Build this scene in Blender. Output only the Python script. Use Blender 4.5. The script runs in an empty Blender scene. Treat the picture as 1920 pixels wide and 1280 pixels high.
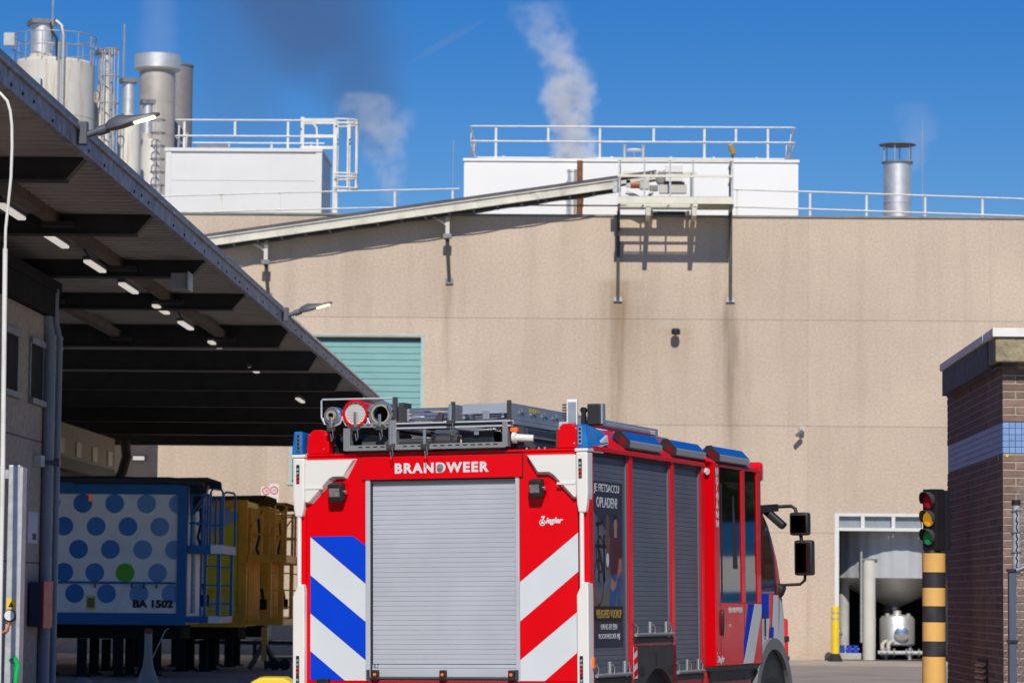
import bpy, bmesh, math, random
from mathutils import Vector, Matrix

random.seed(7)
SC = bpy.context.scene
COL = SC.collection
PI = math.pi

# ---------------------------------------------------------------- camera
cam_d = bpy.data.cameras.new('camera'); cam = bpy.data.objects.new('camera', cam_d); COL.objects.link(cam)
FPX = 5828.0
PSI, TH, ROLL, EYE = math.radians(1.70), math.atan(478 / FPX), 0.0095, 1.7
_fh = Vector((-math.sin(PSI), math.cos(PSI), 0)); _rt = Vector((math.cos(PSI), math.sin(PSI), 0))
_fw = _fh * math.cos(TH) + Vector((0, 0, 1)) * math.sin(TH); _up = _rt.cross(_fw)
_r2 = _rt * math.cos(ROLL) + _up * math.sin(ROLL); _u2 = _up * math.cos(ROLL) - _rt * math.sin(ROLL)
cam.matrix_world = Matrix(((_r2.x, _u2.x, -_fw.x, 0), (_r2.y, _u2.y, -_fw.y, 0), (_r2.z, _u2.z, -_fw.z, EYE), (0, 0, 0, 1)))
cam_d.sensor_fit = 'HORIZONTAL'; cam_d.sensor_width = 36.0; cam_d.lens = FPX / 1920 * 36
cam_d.clip_start = 0.5; cam_d.clip_end = 3000
cam_d.dof.use_dof = True; cam_d.dof.focus_distance = 25.2; cam_d.dof.aperture_fstop = 6.3
SC.camera = cam

# ---------------------------------------------------------------- sky and sun
SUN_EL, SUN_AZ = math.radians(42), math.radians(3)          # azimuth: behind the camera, a little to the right
world = bpy.data.worlds.new('World'); SC.world = world; world.use_nodes = True
wn = world.node_tree.nodes; wl = world.node_tree.links
bg = wn['Background']; sky = wn.new('ShaderNodeTexSky'); sky.sky_type = 'NISHITA'
sky.sun_disc = False; sky.sun_elevation = SUN_EL; sky.sun_rotation = PI - SUN_AZ
sky.altitude = 0; sky.air_density = 1.0; sky.dust_density = 0.0; sky.ozone_density = 6.0
hsv = wn.new('ShaderNodeHueSaturation'); hsv.inputs['Saturation'].default_value = 1.38; hsv.inputs['Hue'].default_value = 0.515
wl.new(sky.outputs[0], hsv.inputs['Color']); wl.new(hsv.outputs[0], bg.inputs['Color'])
bg.inputs['Strength'].default_value = 0.08
sun_d = bpy.data.lights.new('sun', 'SUN'); sun = bpy.data.objects.new('sun', sun_d); COL.objects.link(sun)
sun_d.energy = 4.0; sun_d.angle = math.radians(0.53); sun_d.color = (1.0, 0.93, 0.82)
_s = Vector((math.sin(SUN_AZ) * math.cos(SUN_EL), -math.cos(SUN_AZ) * math.cos(SUN_EL), math.sin(SUN_EL)))
sun.location = _s * 60; sun.rotation_euler = _s.to_track_quat('Z', 'Y').to_euler()
SC.view_settings.view_transform = 'Standard'; SC.view_settings.look = 'None'
SC.view_settings.exposure = 0.0; SC.view_settings.gamma = 1.0; SC.view_settings.use_curve_mapping = False
SC.cycles.use_denoising = True; SC.cycles.max_bounces = 8; SC.cycles.diffuse_bounces = 4
SC.cycles.volume_step_rate = 1.0; SC.cycles.volume_bounces = 1; SC.cycles.transparent_max_bounces = 12
SC.cycles.sample_clamp_indirect = 4.0

# ---------------------------------------------------------------- materials
MATS = {}
def _nt(name):
    m = bpy.data.materials.new(name); m.use_nodes = True; MATS[name] = m
    return m, m.node_tree.nodes, m.node_tree.links, m.node_tree.nodes['Principled BSDF']
def _math(n, l, op, a, b=None, c=None, clamp=False):
    k = n.new('ShaderNodeMath'); k.operation = op; k.use_clamp = clamp
    for i, x in enumerate((a, b, c)):
        if x is None: continue
        if isinstance(x, (int, float)): k.inputs[i].default_value = x
        else: l.new(x, k.inputs[i])
    return k.outputs[0]
def _noise(n, l, vec, scale, detail=4, rough=0.55):
    t = n.new('ShaderNodeTexNoise'); t.inputs['Scale'].default_value = scale; t.inputs['Detail'].default_value = detail
    t.inputs['Roughness'].default_value = rough; l.new(vec, t.inputs['Vector']); return t.outputs['Fac']
def _mixc(n, l, fac, a, b, mode='MIX'):
    k = n.new('ShaderNodeMix'); k.data_type = 'RGBA'; k.blend_type = mode
    for s, x in ((k.inputs[0], fac), (k.inputs[6], a), (k.inputs[7], b)):
        if isinstance(x, (int, float)): s.default_value = x
        elif isinstance(x, tuple): s.default_value = (x[0], x[1], x[2], 1)
        else: l.new(x, s)
    return k.outputs[2]
def _ramp(n, l, fac, lo, hi, a=0.0, b=1.0):
    k = n.new('ShaderNodeMapRange'); k.inputs[1].default_value = lo; k.inputs[2].default_value = hi
    k.inputs[3].default_value = a; k.inputs[4].default_value = b; l.new(fac, k.inputs[0]); return k.outputs[0]
def M(name, col, rough=0.5, metal=0.0, var=0.12, vs=2.5, bump=0.0, bs=60, coat=0.0, rvar=0.1, dirt=None, ds=1.2, rnd=0.0, spec=0.5, emit=None, es=0):
    """plain surface: base colour with mild procedural variation, optional dirt patches, fine relief"""
    m, n, l, p = _nt(name)
    g = n.new('ShaderNodeNewGeometry'); pos = g.outputs['Position']
    nz = _noise(n, l, pos, vs, 5)
    fac = _ramp(n, l, nz, 0.3, 0.7, 1 - var, 1 + var)
    c = _mixc(n, l, 1.0, col, fac, 'MULTIPLY')
    if rnd:
        oi = n.new('ShaderNodeObjectInfo'); f2 = _ramp(n, l, oi.outputs['Random'], 0, 1, 1 - rnd, 1 + rnd)
        c = _mixc(n, l, 1.0, c, f2, 'MULTIPLY')
    if dirt:
        d = _ramp(n, l, _noise(n, l, pos, ds, 6, 0.65), 0.52, 0.72, 0, dirt[3])
        c = _mixc(n, l, d, c, dirt[:3])
    l.new(c, p.inputs['Base Color'])
    rr = _ramp(n, l, _noise(n, l, pos, vs * 3, 3), 0.3, 0.7, max(0.02, rough - rvar * rough), min(1, rough + rvar * rough))
    l.new(rr, p.inputs['Roughness']); p.inputs['Metallic'].default_value = metal
    p.inputs['Specular IOR Level'].default_value = spec
    if coat:
        p.inputs['Coat Weight'].default_value = coat; p.inputs['Coat Roughness'].default_value = 0.06
    if bump:
        b = n.new('ShaderNodeBump'); b.inputs['Strength'].default_value = bump; b.inputs['Distance'].default_value = 0.01
        l.new(_noise(n, l, pos, bs, 4), b.inputs['Height']); l.new(b.outputs[0], p.inputs['Normal'])
    if emit:
        p.inputs['Emission Color'].default_value = (*emit, 1); p.inputs['Emission Strength'].default_value = es
    return m

def facade_material():
    """washed-aggregate concrete with rust and rain streaks below the fixings"""
    m, n, l, p = _nt('aggregate_concrete')
    g = n.new('ShaderNodeNewGeometry'); pos = g.outputs['Position']
    sx = n.new('ShaderNodeSeparateXYZ'); l.new(pos, sx.inputs[0]); X, Z = sx.outputs[0], sx.outputs[2]
    a = _ramp(n, l, _noise(n, l, pos, 15, 3, 0.7), 0.32, 0.68, 0.86, 1.12)
    b = _ramp(n, l, _noise(n, l, pos, 0.35, 4), 0.3, 0.7, 0.93, 1.07)
    c = _mixc(n, l, 1.0, (0.575, 0.47, 0.372), a, 'MULTIPLY'); c = _mixc(n, l, 1.0, c, b, 'MULTIPLY')
    c = _mixc(n, l, _ramp(n, l, _noise(n, l, pos, 40, 2), 0.60, 0.72, 0, 0.25), c, (0.26, 0.20, 0.15))
    oi = n.new('ShaderNodeObjectInfo'); c = _mixc(n, l, 1.0, c, _ramp(n, l, oi.outputs['Random'], 0, 1, 0.965, 1.035), 'MULTIPLY')
    wob = _math(n, l, 'SUBTRACT', _noise(n, l, pos, 0.9, 3), 0.5)
    mp = n.new('ShaderNodeMapping'); mp.inputs['Scale'].default_value = (7, 1, 0.35); l.new(pos, mp.inputs[0])
    streak = _ramp(n, l, _noise(n, l, mp.outputs[0], 1.0, 4), 0.3, 0.65, 0.35, 1)
    for x0, z0, w, ln, st, colr in ((0.40, 10.3, 0.26, 5.6, 0.85, (0.20, 0.14, 0.085)), (3.58, 10.3, 0.24, 5.8, 0.85, (0.17, 0.13, 0.09)),
                                    (0.38, 10.7, 0.75, 2.2, 0.6, (0.25, 0.15, 0.07)), (3.6, 9.7, 0.6, 6.5, 0.55, (0.22, 0.17, 0.12)),
                                    (0.5, 10.1, 1.1, 5.5, 0.45, (0.26, 0.18, 0.10)), (-4.46, 10.6, 0.22, 3.2, 0.6, (0.26, 0.17, 0.10)),
                                    (2.05, 9.35, 0.6, 1.5, 0.45, (0.33, 0.2, 0.09)), (5.6, 12.4, 0.3, 2.5, 0.16, (0.25, 0.2, 0.15))):
        dx = _math(n, l, 'ABSOLUTE', _math(n, l, 'ADD', _math(n, l, 'SUBTRACT', X, x0), _math(n, l, 'MULTIPLY', wob, w * 0.8)))
        fx = _math(n, l, 'SUBTRACT', 1.0, _math(n, l, 'DIVIDE', dx, w), clamp=True)
        fx = _math(n, l, 'POWER', fx, 0.8)
        t = _math(n, l, 'DIVIDE', _math(n, l, 'SUBTRACT', z0, Z), ln)
        k = n.new('ShaderNodeMapRange'); k.interpolation_type = 'SMOOTHSTEP'; l.new(t, k.inputs[0])
        k.inputs[1].default_value = -0.05; k.inputs[2].default_value = 0.06
        f2 = _math(n, l, 'SUBTRACT', 1.0, t, clamp=True)
        f = _math(n, l, 'MULTIPLY', _math(n, l, 'MULTIPLY', fx, k.outputs[0]), _math(n, l, 'MULTIPLY', f2, st))
        f = _math(n, l, 'MULTIPLY', f, streak, clamp=True)
        c = _mixc(n, l, f, c, colr)
    rain = n.new('ShaderNodeMapping'); rain.inputs['Scale'].default_value = (1.6, 1, 0.12); l.new(pos, rain.inputs[0])
    rs = _ramp(n, l, _noise(n, l, rain.outputs[0], 1.0, 4, 0.6), 0.5, 0.75, 0, 0.30)
    c = _mixc(n, l, rs, c, (0.30, 0.24, 0.18))
    low = _ramp(n, l, Z, 0.0, 0.9, 0.45, 0.0)
    c = _mixc(n, l, _math(n, l, 'MULTIPLY', low, _ramp(n, l, _noise(n, l, pos, 1.5, 4), 0.35, 0.6, 0, 1)), c, (0.40, 0.29, 0.16))
    l.new(c, p.inputs['Base Color']); p.inputs['Roughness'].default_value = 0.9; p.inputs['Specular IOR Level'].default_value = 0.2
    bp = n.new('ShaderNodeBump'); bp.inputs['Strength'].default_value = 0.45; bp.inputs['Distance'].default_value = 0.02
    l.new(_noise(n, l, pos, 28, 4, 0.7), bp.inputs['Height']); l.new(bp.outputs[0], p.inputs['Normal'])
    return m

def silo_material():
    m, n, l, p = _nt('silo_paint')
    g = n.new('ShaderNodeNewGeometry'); pos = g.outputs['Position']
    mp = n.new('ShaderNodeMapping'); mp.inputs['Scale'].default_value = (2.2, 2.2, 0.22); l.new(pos, mp.inputs[0])
    s = _ramp(n, l, _noise(n, l, mp.outputs[0], 1.0, 6, 0.6), 0.56, 0.70, 0, 0.75)
    c = _mixc(n, l, _ramp(n, l, _noise(n, l, pos, 1.1, 5), 0.4, 0.7, 0, 0.3), (0.66, 0.64, 0.58), (0.50, 0.48, 0.43))
    c = _mixc(n, l, s, c, (0.36, 0.24, 0.11))
    s2 = _ramp(n, l, _noise(n, l, mp.outputs[0], 2.6, 5), 0.55, 0.8, 0, 0.5)
    c = _mixc(n, l, s2, c, (0.42, 0.40, 0.37))
    l.new(c, p.inputs['Base Color']); p.inputs['Roughness'].default_value = 0.55
    return m

def glass(name, tint=(0.02, 0.025, 0.025), through=0.25):
    """tinted pane: part of the light goes straight through, the rest is mirrored or swallowed"""
    m = bpy.data.materials.new(name); m.use_nodes = True; MATS[name] = m
    n, l = m.node_tree.nodes, m.node_tree.links; p = n['Principled BSDF']
    p.inputs['Base Color'].default_value = (*tint, 1); p.inputs['Roughness'].default_value = 0.04
    p.inputs['Specular IOR Level'].default_value = 0.8
    t = n.new('ShaderNodeBsdfTransparent'); t.inputs[0].default_value = (0.75, 0.8, 0.78, 1)
    x = n.new('ShaderNodeMixShader'); x.inputs[0].default_value = through
    l.new(p.outputs[0], x.inputs[1]); l.new(t.outputs[0], x.inputs[2]); l.new(x.outputs[0], n['Material Output'].inputs[0])
    return m

concrete = facade_material(); silo_white = silo_material()
asphalt = M('asphalt', (0.29, 0.25, 0.215), 0.85, var=0.25, vs=0.6, bump=0.5, bs=90, dirt=(0.36, 0.31, 0.26, 0.6), ds=0.25)
apron_m = M('apron_concrete', (0.40, 0.345, 0.29), 0.85, var=0.2, vs=0.8, bump=0.3, dirt=(0.13, 0.115, 0.10, 0.7), ds=0.5)
white_clad = M('white_cladding', (0.71, 0.71, 0.70), 0.45, var=0.02, vs=0.6, dirt=(0.6, 0.58, 0.53, 0.25), ds=0.8)
bright_clad = M('bright_white_cladding', (0.84, 0.84, 0.83), 0.45, var=0.015, vs=0.6)
rail_paint = M('white_rail_paint', (0.74, 0.73, 0.68), 0.5, var=0.08, dirt=(0.35, 0.30, 0.22, 0.35), ds=3)
cream_steel = M('cream_steel', (0.62, 0.60, 0.52), 0.55, var=0.12, dirt=(0.30, 0.27, 0.20, 0.6), ds=2.2)
dark_belt = M('belt_cover_grey', (0.075, 0.072, 0.078), 0.7, var=0.2)
galv = M('galvanised_steel', (0.48, 0.50, 0.51), 0.5, 0.45, var=0.18, vs=14, bump=0.05)
dull_steel = M('dull_grey_steel', (0.23, 0.23, 0.24), 0.55, 0.4, var=0.2, vs=4)
stainless = M('stainless_steel', (0.80, 0.79, 0.77), 0.47, 0.75, var=0.08, vs=3)
stack_steel = M('weathered_stack_steel', (0.52, 0.47, 0.41), 0.48, 0.30, var=0.12, vs=0.9, dirt=(0.28, 0.23, 0.18, 0.4), ds=0.7)
rust = M('rusty_steel', (0.22, 0.085, 0.035), 0.85, var=0.35, vs=8)
black_steel = M('canopy_dark_steel', (0.030, 0.030, 0.034), 0.6, var=0.25, vs=3)
brown_purlin = M('brown_purlin', (0.13, 0.095, 0.07), 0.75, var=0.3, vs=5)
soffit_m = M('soffit_sheet_grey', (0.42, 0.395, 0.37), 0.6, var=0.12, vs=1.5, dirt=(0.24, 0.21, 0.18, 0.5), ds=0.8)
fascia_m = M('fascia_grey_blue', (0.30, 0.30, 0.33), 0.55, 0.2, var=0.35, vs=6, dirt=(0.085, 0.07, 0.06, 0.85), ds=4.5)
render_grey = M('left_wall_render', (0.44, 0.355, 0.285), 0.9, spec=0.15, var=0.22, vs=12, bump=0.6, bs=22, dirt=(0.26, 0.22, 0.19, 0.4), ds=0.9)
pipe_grey = M('drainpipe_grey', (0.23, 0.25, 0.29), 0.4, var=0.1, vs=2)
window_dark = M('window_dark_slats', (0.028, 0.024, 0.022), 0.8, spec=0.1)
dark_fascia = M('dark_fascia', (0.022, 0.021, 0.023), 0.9, spec=0.08)
leg_dark = M('bracket_dark_olive', (0.062, 0.064, 0.058), 0.7, var=0.2)
teal = M('teal_door_paint', (0.215, 0.44, 0.425), 0.5, var=0.05, vs=1.2, dirt=(0.18, 0.36, 0.35, 0.3), ds=1)
teal_joint = M('teal_joint', (0.12, 0.25, 0.25), 0.7)
frame_white = M('frame_white', (0.70, 0.71, 0.70), 0.5, var=0.05)
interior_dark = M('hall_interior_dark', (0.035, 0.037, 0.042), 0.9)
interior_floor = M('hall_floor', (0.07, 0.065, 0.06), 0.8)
silo_clad = M('silo_cladding_grey', (0.44, 0.47, 0.50), 0.5, 0.15, var=0.05)
brick_m = M('brown_brick', (0.215, 0.140, 0.110), 0.9, var=0.28, vs=9, bump=0.5, bs=70, rnd=0.22)
mortar_m = M('mortar', (0.38, 0.335, 0.26), 0.95, var=0.12, vs=10, bump=0.4, bs=120)
band_concrete = M('coping_concrete', (0.30, 0.255, 0.165), 0.95, var=0.35, vs=16, bump=0.7, bs=60, dirt=(0.19, 0.17, 0.13, 0.5), ds=3)
coping_cap = M('coping_cap_white', (0.80, 0.78, 0.74), 0.5, var=0.05, dirt=(0.55, 0.5, 0.42, 0.4), ds=4)
fascia_slate = M('dark_eaves_board', (0.09, 0.088, 0.10), 0.7, var=0.25, vs=5, dirt=(0.04, 0.04, 0.045, 0.6), ds=4)
tile_m = M('blue_glazed_tile', (0.20, 0.33, 0.60), 0.45, spec=0.25, var=0.10, vs=6, rnd=0.10)
tile_grout = M('tile_grout', (0.09, 0.11, 0.17), 0.9)
black_p = M('black_plastic', (0.016, 0.016, 0.018), 0.42, var=0.2)
black_rubber = M('black_rubber', (0.018, 0.018, 0.018), 0.8, var=0.2)
hazard_y = M('faded_yellow', (0.80, 0.47, 0.14), 0.5, var=0.10, vs=4, dirt=(0.45, 0.26, 0.09, 0.3), ds=5)
hazard_k = M('faded_black', (0.030, 0.030, 0.034), 0.5, var=0.2, dirt=(0.10, 0.09, 0.08, 0.4), ds=6)
bollard_y = M('bollard_yellow', (0.80, 0.58, 0.02), 0.45, var=0.08)
lens_red = M('lens_red', (0.58, 0.01, 0.02), 0.25, var=0.25, vs=60)
lens_amber = M('lens_amber', (0.80, 0.36, 0.01), 0.25, var=0.3, vs=60, emit=(1.0, 0.45, 0.02), es=0.35)
lens_green = M('lens_green', (0.01, 0.42, 0.12), 0.25, var=0.3, vs=60)
sticker_y = M('sticker_yellow', (0.85, 0.55, 0.02), 0.5)
paper_w = M('paper_white', (0.60, 0.62, 0.64), 0.8)
lamp_body = M('lamp_grey', (0.10, 0.105, 0.125), 0.45, var=0.1)
lamp_lit = M('lamp_led_lit', (0.9, 0.8, 0.5), 0.4, emit=(1.0, 0.80, 0.40), es=3.2)
tube_lit = M('tube_lit', (0.6, 0.6, 0.57), 0.4, emit=(1.0, 0.93, 0.84), es=0.55)
# fire engine
t_red = M('fire_red', (0.74, 0.0008, 0.006), 0.30, var=0.03, vs=1.0, coat=0.06, spec=0.15)
t_white = M('truck_white', (0.80, 0.79, 0.75), 0.35, var=0.02, coat=0.3)
t_refl = M('reflective_white', (0.64, 0.69, 0.72), 0.6, spec=0.2, var=0.03, vs=3)
t_blue = M('reflective_blue', (0.001, 0.052, 0.62), 0.6, spec=0.10, var=0.03, vs=3)
t_stripe = M('reflective_red', (0.74, 0.0008, 0.008), 0.6, spec=0.12, var=0.03)
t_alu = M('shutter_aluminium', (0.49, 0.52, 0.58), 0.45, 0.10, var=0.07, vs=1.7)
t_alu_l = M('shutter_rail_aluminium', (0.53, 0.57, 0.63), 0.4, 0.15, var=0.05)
t_shut_shaded = M('side_shutter_shaded', (0.125, 0.150, 0.195), 0.42, 0.2, var=0.08, vs=1.7)  # shutter aluminium darkened: the shade of the side is put into the colour
t_joint = M('shutter_joint', (0.26, 0.28, 0.31), 0.8)
t_chrome = M('polished_steel', (0.66, 0.67, 0.69), 0.20, 0.9, var=0.06)
t_rack = M('rack_grey', (0.29, 0.30, 0.315), 0.45, 0.3, var=0.12, vs=8)
t_ladder = M('ladder_aluminium', (0.46, 0.49, 0.53), 0.34, 0.6, var=0.1, vs=5)
t_hose = M('hose_dark_blue', (0.012, 0.022, 0.055), 0.5, var=0.15)
t_lblue = M('beacon_blue', (0.006, 0.17, 0.56), 0.12, var=0.25, vs=12, coat=0.6)
t_barblue = M('light_bar_blue', (0.006, 0.095, 0.42), 0.3, var=0.03)
t_barsil = M('light_bar_silver', (0.42, 0.44, 0.46), 0.4, 0.4, var=0.03)
t_black = M('truck_black', (0.016, 0.016, 0.018), 0.5, var=0.15)
t_dgrey = M('truck_dark_grey', (0.045, 0.046, 0.05), 0.6, var=0.12)
t_arch = M('wheel_arch_grey', (0.17, 0.18, 0.195), 0.5, var=0.08)
t_glass = glass('cab_glass', (0.006, 0.008, 0.008), 0.17)
t_glassg = glass('cab_glass_green', (0.02, 0.035, 0.028), 0.35)
t_orange = M('orange_marker', (0.85, 0.14, 0.01), 0.3, emit=(1, 0.2, 0.02), es=0.15)
t_lred = M('marker_red', (0.60, 0.01, 0.015), 0.25, emit=(1, 0.05, 0.04), es=0.12)
t_lens = M('work_light_lens', (0.30, 0.29, 0.29), 0.15, 0.4, var=0.3, vs=45)
t_mark = M('marker_grey_lens', (0.30, 0.36, 0.38), 0.2, var=0.2, vs=40)
t_yellow = M('reflector_yellow', (0.62, 0.42, 0.03), 0.4)

# ---------------------------------------------------------------- mesh helpers
class MB:
    def __init__(s): s.v = []; s.f = []
    def add(s, vs, fs):
        k = len(s.v); s.v += [tuple(x) for x in vs]; s.f += [tuple(i + k for i in q) for q in fs]; return s
    def box(s, x0, x1, y0, y1, z0, z1):
        return s.add([(x0, y0, z0), (x1, y0, z0), (x1, y1, z0), (x0, y1, z0), (x0, y0, z1), (x1, y0, z1), (x1, y1, z1), (x0, y1, z1)],
                     [(3, 2, 1, 0), (4, 5, 6, 7), (0, 1, 5, 4), (1, 2, 6, 5), (2, 3, 7, 6), (3, 0, 4, 7)])
    def obox(s, c, ax, ay, az, hx, hy, hz):
        c = Vector(c); ax, ay, az = (Vector(a).normalized() for a in (ax, ay, az)); vs = []
        for sz in (-1, 1):
            for sx, sy in ((-1, -1), (1, -1), (1, 1), (-1, 1)): vs.append(c + ax * hx * sx + ay * hy * sy + az * hz * sz)
        return s.add(vs, [(3, 2, 1, 0), (4, 5, 6, 7), (0, 1, 5, 4), (1, 2, 6, 5), (2, 3, 7, 6), (3, 0, 4, 7)])
    def bar(s, a, b, w, h, up=(0, 0, 1)):
        a, b = Vector(a), Vector(b); d = (b - a); L = d.length; d.normalize(); up = Vector(up)
        x = d.cross(up)
        if x.length < 1e-4: x = d.cross(Vector((0, 1, 0)))
        x.normalize(); z = x.cross(d)
        return s.obox((a + b) / 2, x, d, z, w / 2, L / 2, h / 2)
    def cyl(s, a, b, r, n=14, r2=None, caps=True):
        a, b = Vector(a), Vector(b); r2 = r if r2 is None else r2; d = (b - a).normalized()
        x = d.orthogonal().normalized(); y = d.cross(x); vs = []
        for c, q in ((a, r), (b, r2)):
            for i in range(n):
                t = 2 * PI * i / n; vs.append(c + x * math.cos(t) * q + y * math.sin(t) * q)
        fs = [(i, (i + 1) % n, n + (i + 1) % n, n + i) for i in range(n)]
        if caps: fs += [tuple(range(n - 1, -1, -1)), tuple(range(n, 2 * n))]
        return s.add(vs, fs)
    def tube(s, pts, r, n=8):
        pts = [Vector(p) for p in pts]; vs = []; x = None
        for i, p in enumerate(pts):
            d = (pts[min(i + 1, len(pts) - 1)] - pts[max(i - 1, 0)]).normalized()
            x = (d.orthogonal() if x is None else x - d * x.dot(d)).normalized(); y = d.cross(x)
            for k in range(n):
                t = 2 * PI * k / n; vs.append(p + x * math.cos(t) * r + y * math.sin(t) * r)
        m = len(pts); fs = [(i * n + k, i * n + (k + 1) % n, (i + 1) * n + (k + 1) % n, (i + 1) * n + k) for i in range(m - 1) for k in range(n)]
        fs += [tuple(range(n - 1, -1, -1)), tuple((m - 1) * n + k for k in range(n))]
        return s.add(vs, fs)
    def lathe(s, prof, c=(0, 0, 0), n=32, caps=True):
        vs = []; c = Vector(c)
        for r, z in prof:
            for i in range(n):
                t = 2 * PI * i / n; vs.append(c + Vector((math.cos(t) * r, math.sin(t) * r, z)))
        m = len(prof); fs = [(j * n + i, j * n + (i + 1) % n, (j + 1) * n + (i + 1) % n, (j + 1) * n + i) for j in range(m - 1) for i in range(n)]
        if caps: fs += [tuple(range(n - 1, -1, -1)), tuple((m - 1) * n + i for i in range(n))]
        return s.add(vs, fs)
    def ring(s, c, axis, r0, r1, h, n=28):
        """flat annulus of thickness h along axis"""
        c = Vector(c); d = Vector(axis).normalized(); x = d.orthogonal().normalized(); y = d.cross(x); vs = []
        for q, hh in ((r1, 0), (r1, h), (r0, h), (r0, 0)):
            for i in range(n):
                t = 2 * PI * i / n; vs.append(c + x * math.cos(t) * q + y * math.sin(t) * q + d * hh)
        fs = [(j * n + i, j * n + (i + 1) % n, ((j + 1) % 4) * n + (i + 1) % n, ((j + 1) % 4) * n + i) for j in range(4) for i in range(n)]
        return s.add(vs, fs)
    def prism(s, poly, o, ax, ay, az, t0, t1):
        """2-D polygon (in ax, ay from o) pushed out along az between t0 and t1"""
        o, ax, ay, az = Vector(o), Vector(ax), Vector(ay), Vector(az); n = len(poly)
        vs = [o + ax * p[0] + ay * p[1] + az * t0 for p in poly] + [o + ax * p[0] + ay * p[1] + az * t1 for p in poly]
        fs = [(i, (i + 1) % n, n + (i + 1) % n, n + i) for i in range(n)] + [tuple(range(n - 1, -1, -1)), tuple(range(n, 2 * n))]
        return s.add(vs, fs)
    def strip(s, rows, thick=None):
        """grid of points rows x cols"""
        m, n = len(rows), len(rows[0]); vs = [p for r in rows for p in r]
        return s.add(vs, [(i * n + j, i * n + j + 1, (i + 1) * n + j + 1, (i + 1) * n + j) for i in range(m - 1) for j in range(n - 1)])
    def mesh(s, name, mat, off=(0, 0, 0), smooth=None, bevel=0.0, fix=True):
        me = bpy.data.meshes.new(name); o = Vector(off)
        me.from_pydata([(x - o.x, y - o.y, z - o.z) for x, y, z in s.v], [], s.f)
        bm = bmesh.new(); bm.from_mesh(me)
        if fix: bmesh.ops.recalc_face_normals(bm, faces=bm.faces)
        if bevel:
            es = [e for e in bm.edges if len(e.link_faces) == 2 and e.calc_face_angle(0) > 0.6]
            bmesh.ops.bevel(bm, geom=es, offset=bevel, segments=2, profile=0.6, affect='EDGES', clamp_overlap=True)
        bm.to_mesh(me); bm.free()
        if mat: me.materials.append(mat)
        if smooth:
            me.polygons.foreach_set('use_smooth', [True] * len(me.polygons)); me.set_sharp_from_angle(angle=math.radians(smooth))
        me.update(); return me

def _link(name, data): o = bpy.data.objects.new(name, data); COL.objects.link(o); return o
def tag(o, label, cat, group=None, kind=None):
    if label: o['label'] = label
    if cat: o['category'] = cat
    if group: o['group'] = group
    if kind: o['kind'] = kind
    return o
def thing(name, label, cat, loc, group=None, kind=None):
    o = _link(name, None); o.location = loc; o.empty_display_size = 0.2
    return tag(o, label, cat, group, kind)
def part(t, name, mb, mat, smooth=None, bevel=0.0, local=False, label=None, kind=None, fix=True, root=None):
    """a part; mb is in world coordinates unless local, then in the frame of the thing"""
    off = (0, 0, 0) if local else (root or t).location
    o = _link(name, mb.mesh(name, mat, off, smooth, bevel, fix)); o.parent = t
    if label: o['label'] = label
    if kind: o['kind'] = kind
    return o
def solo(name, label, cat, mb, mat, loc, smooth=None, bevel=0.0, group=None, kind=None):
    o = _link(name, mb.mesh(name, mat, loc, smooth, bevel)); o.location = loc
    return tag(o, label, cat, group, kind)
def struct(name, mb, mat):
    o = _link(name, mb.mesh(name, mat)); o['kind'] = 'structure'; return o
def share(t, name, me, loc):
    o = _link(name, me); o.location = loc; o.parent = t; return o
def text_mesh(s, w, h, mat, bold=0.0, depth=0.004, spacing=1.0, shear=0.0):
    """lettering fitted into a w x h box, lower left at the origin, in the XY plane"""
    cu = bpy.data.curves.new('txt', 'FONT'); cu.body = s; cu.size = 1; cu.offset = bold; cu.space_character = spacing
    cu.shear = shear; cu.resolution_u = 3; cu.extrude = 0.01
    ob = bpy.data.objects.new('txt', cu); COL.objects.link(ob); bpy.context.view_layer.update()
    me = bpy.data.meshes.new_from_object(ob.evaluated_get(bpy.context.evaluated_depsgraph_get()))
    bpy.data.objects.remove(ob); bpy.data.curves.remove(cu)
    xs = [v.co.x for v in me.vertices]; ys = [v.co.y for v in me.vertices]
    x0, x1, y0, y1 = min(xs), max(xs), min(ys), max(ys)
    for v in me.vertices:
        v.co = ((v.co.x - x0) / (x1 - x0) * w, (v.co.y - y0) / (y1 - y0) * h, depth if v.co.z > 0 else -0.0005)
    me.materials.clear(); me.materials.append(mat); return me
def lettering(t, name, s, w, h, loc, rot, mat, **k):
    o = _link(name, text_mesh(s, w, h, mat, **k)); o.parent = t; o.location = loc; o.rotation_euler = rot; return o
FACE_CAM = (PI / 2, 0, 0)                 # lettering on a face that looks towards -Y
FACE_RIGHT = (PI / 2, 0, PI / 2)          # on a face that looks towards +X

# ================================================================ THE SETTING
struct('ground', MB().add([(-300, -120, 0), (300, -120, 0), (300, 500, 0), (-300, 500, 0)], [(0, 1, 2, 3)]), asphalt)
struct('apron', MB().add([(-22, 80.5, 0.004), (18, 80.5, 0.004), (18, 87.98, 0.004), (-22, 87.98, 0.004)], [(0, 1, 2, 3)]), apron_m)
struct('kerb', MB().box(-8.6, -1.5, 79.2, 79.45, 0, 0.12), apron_m)

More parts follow.
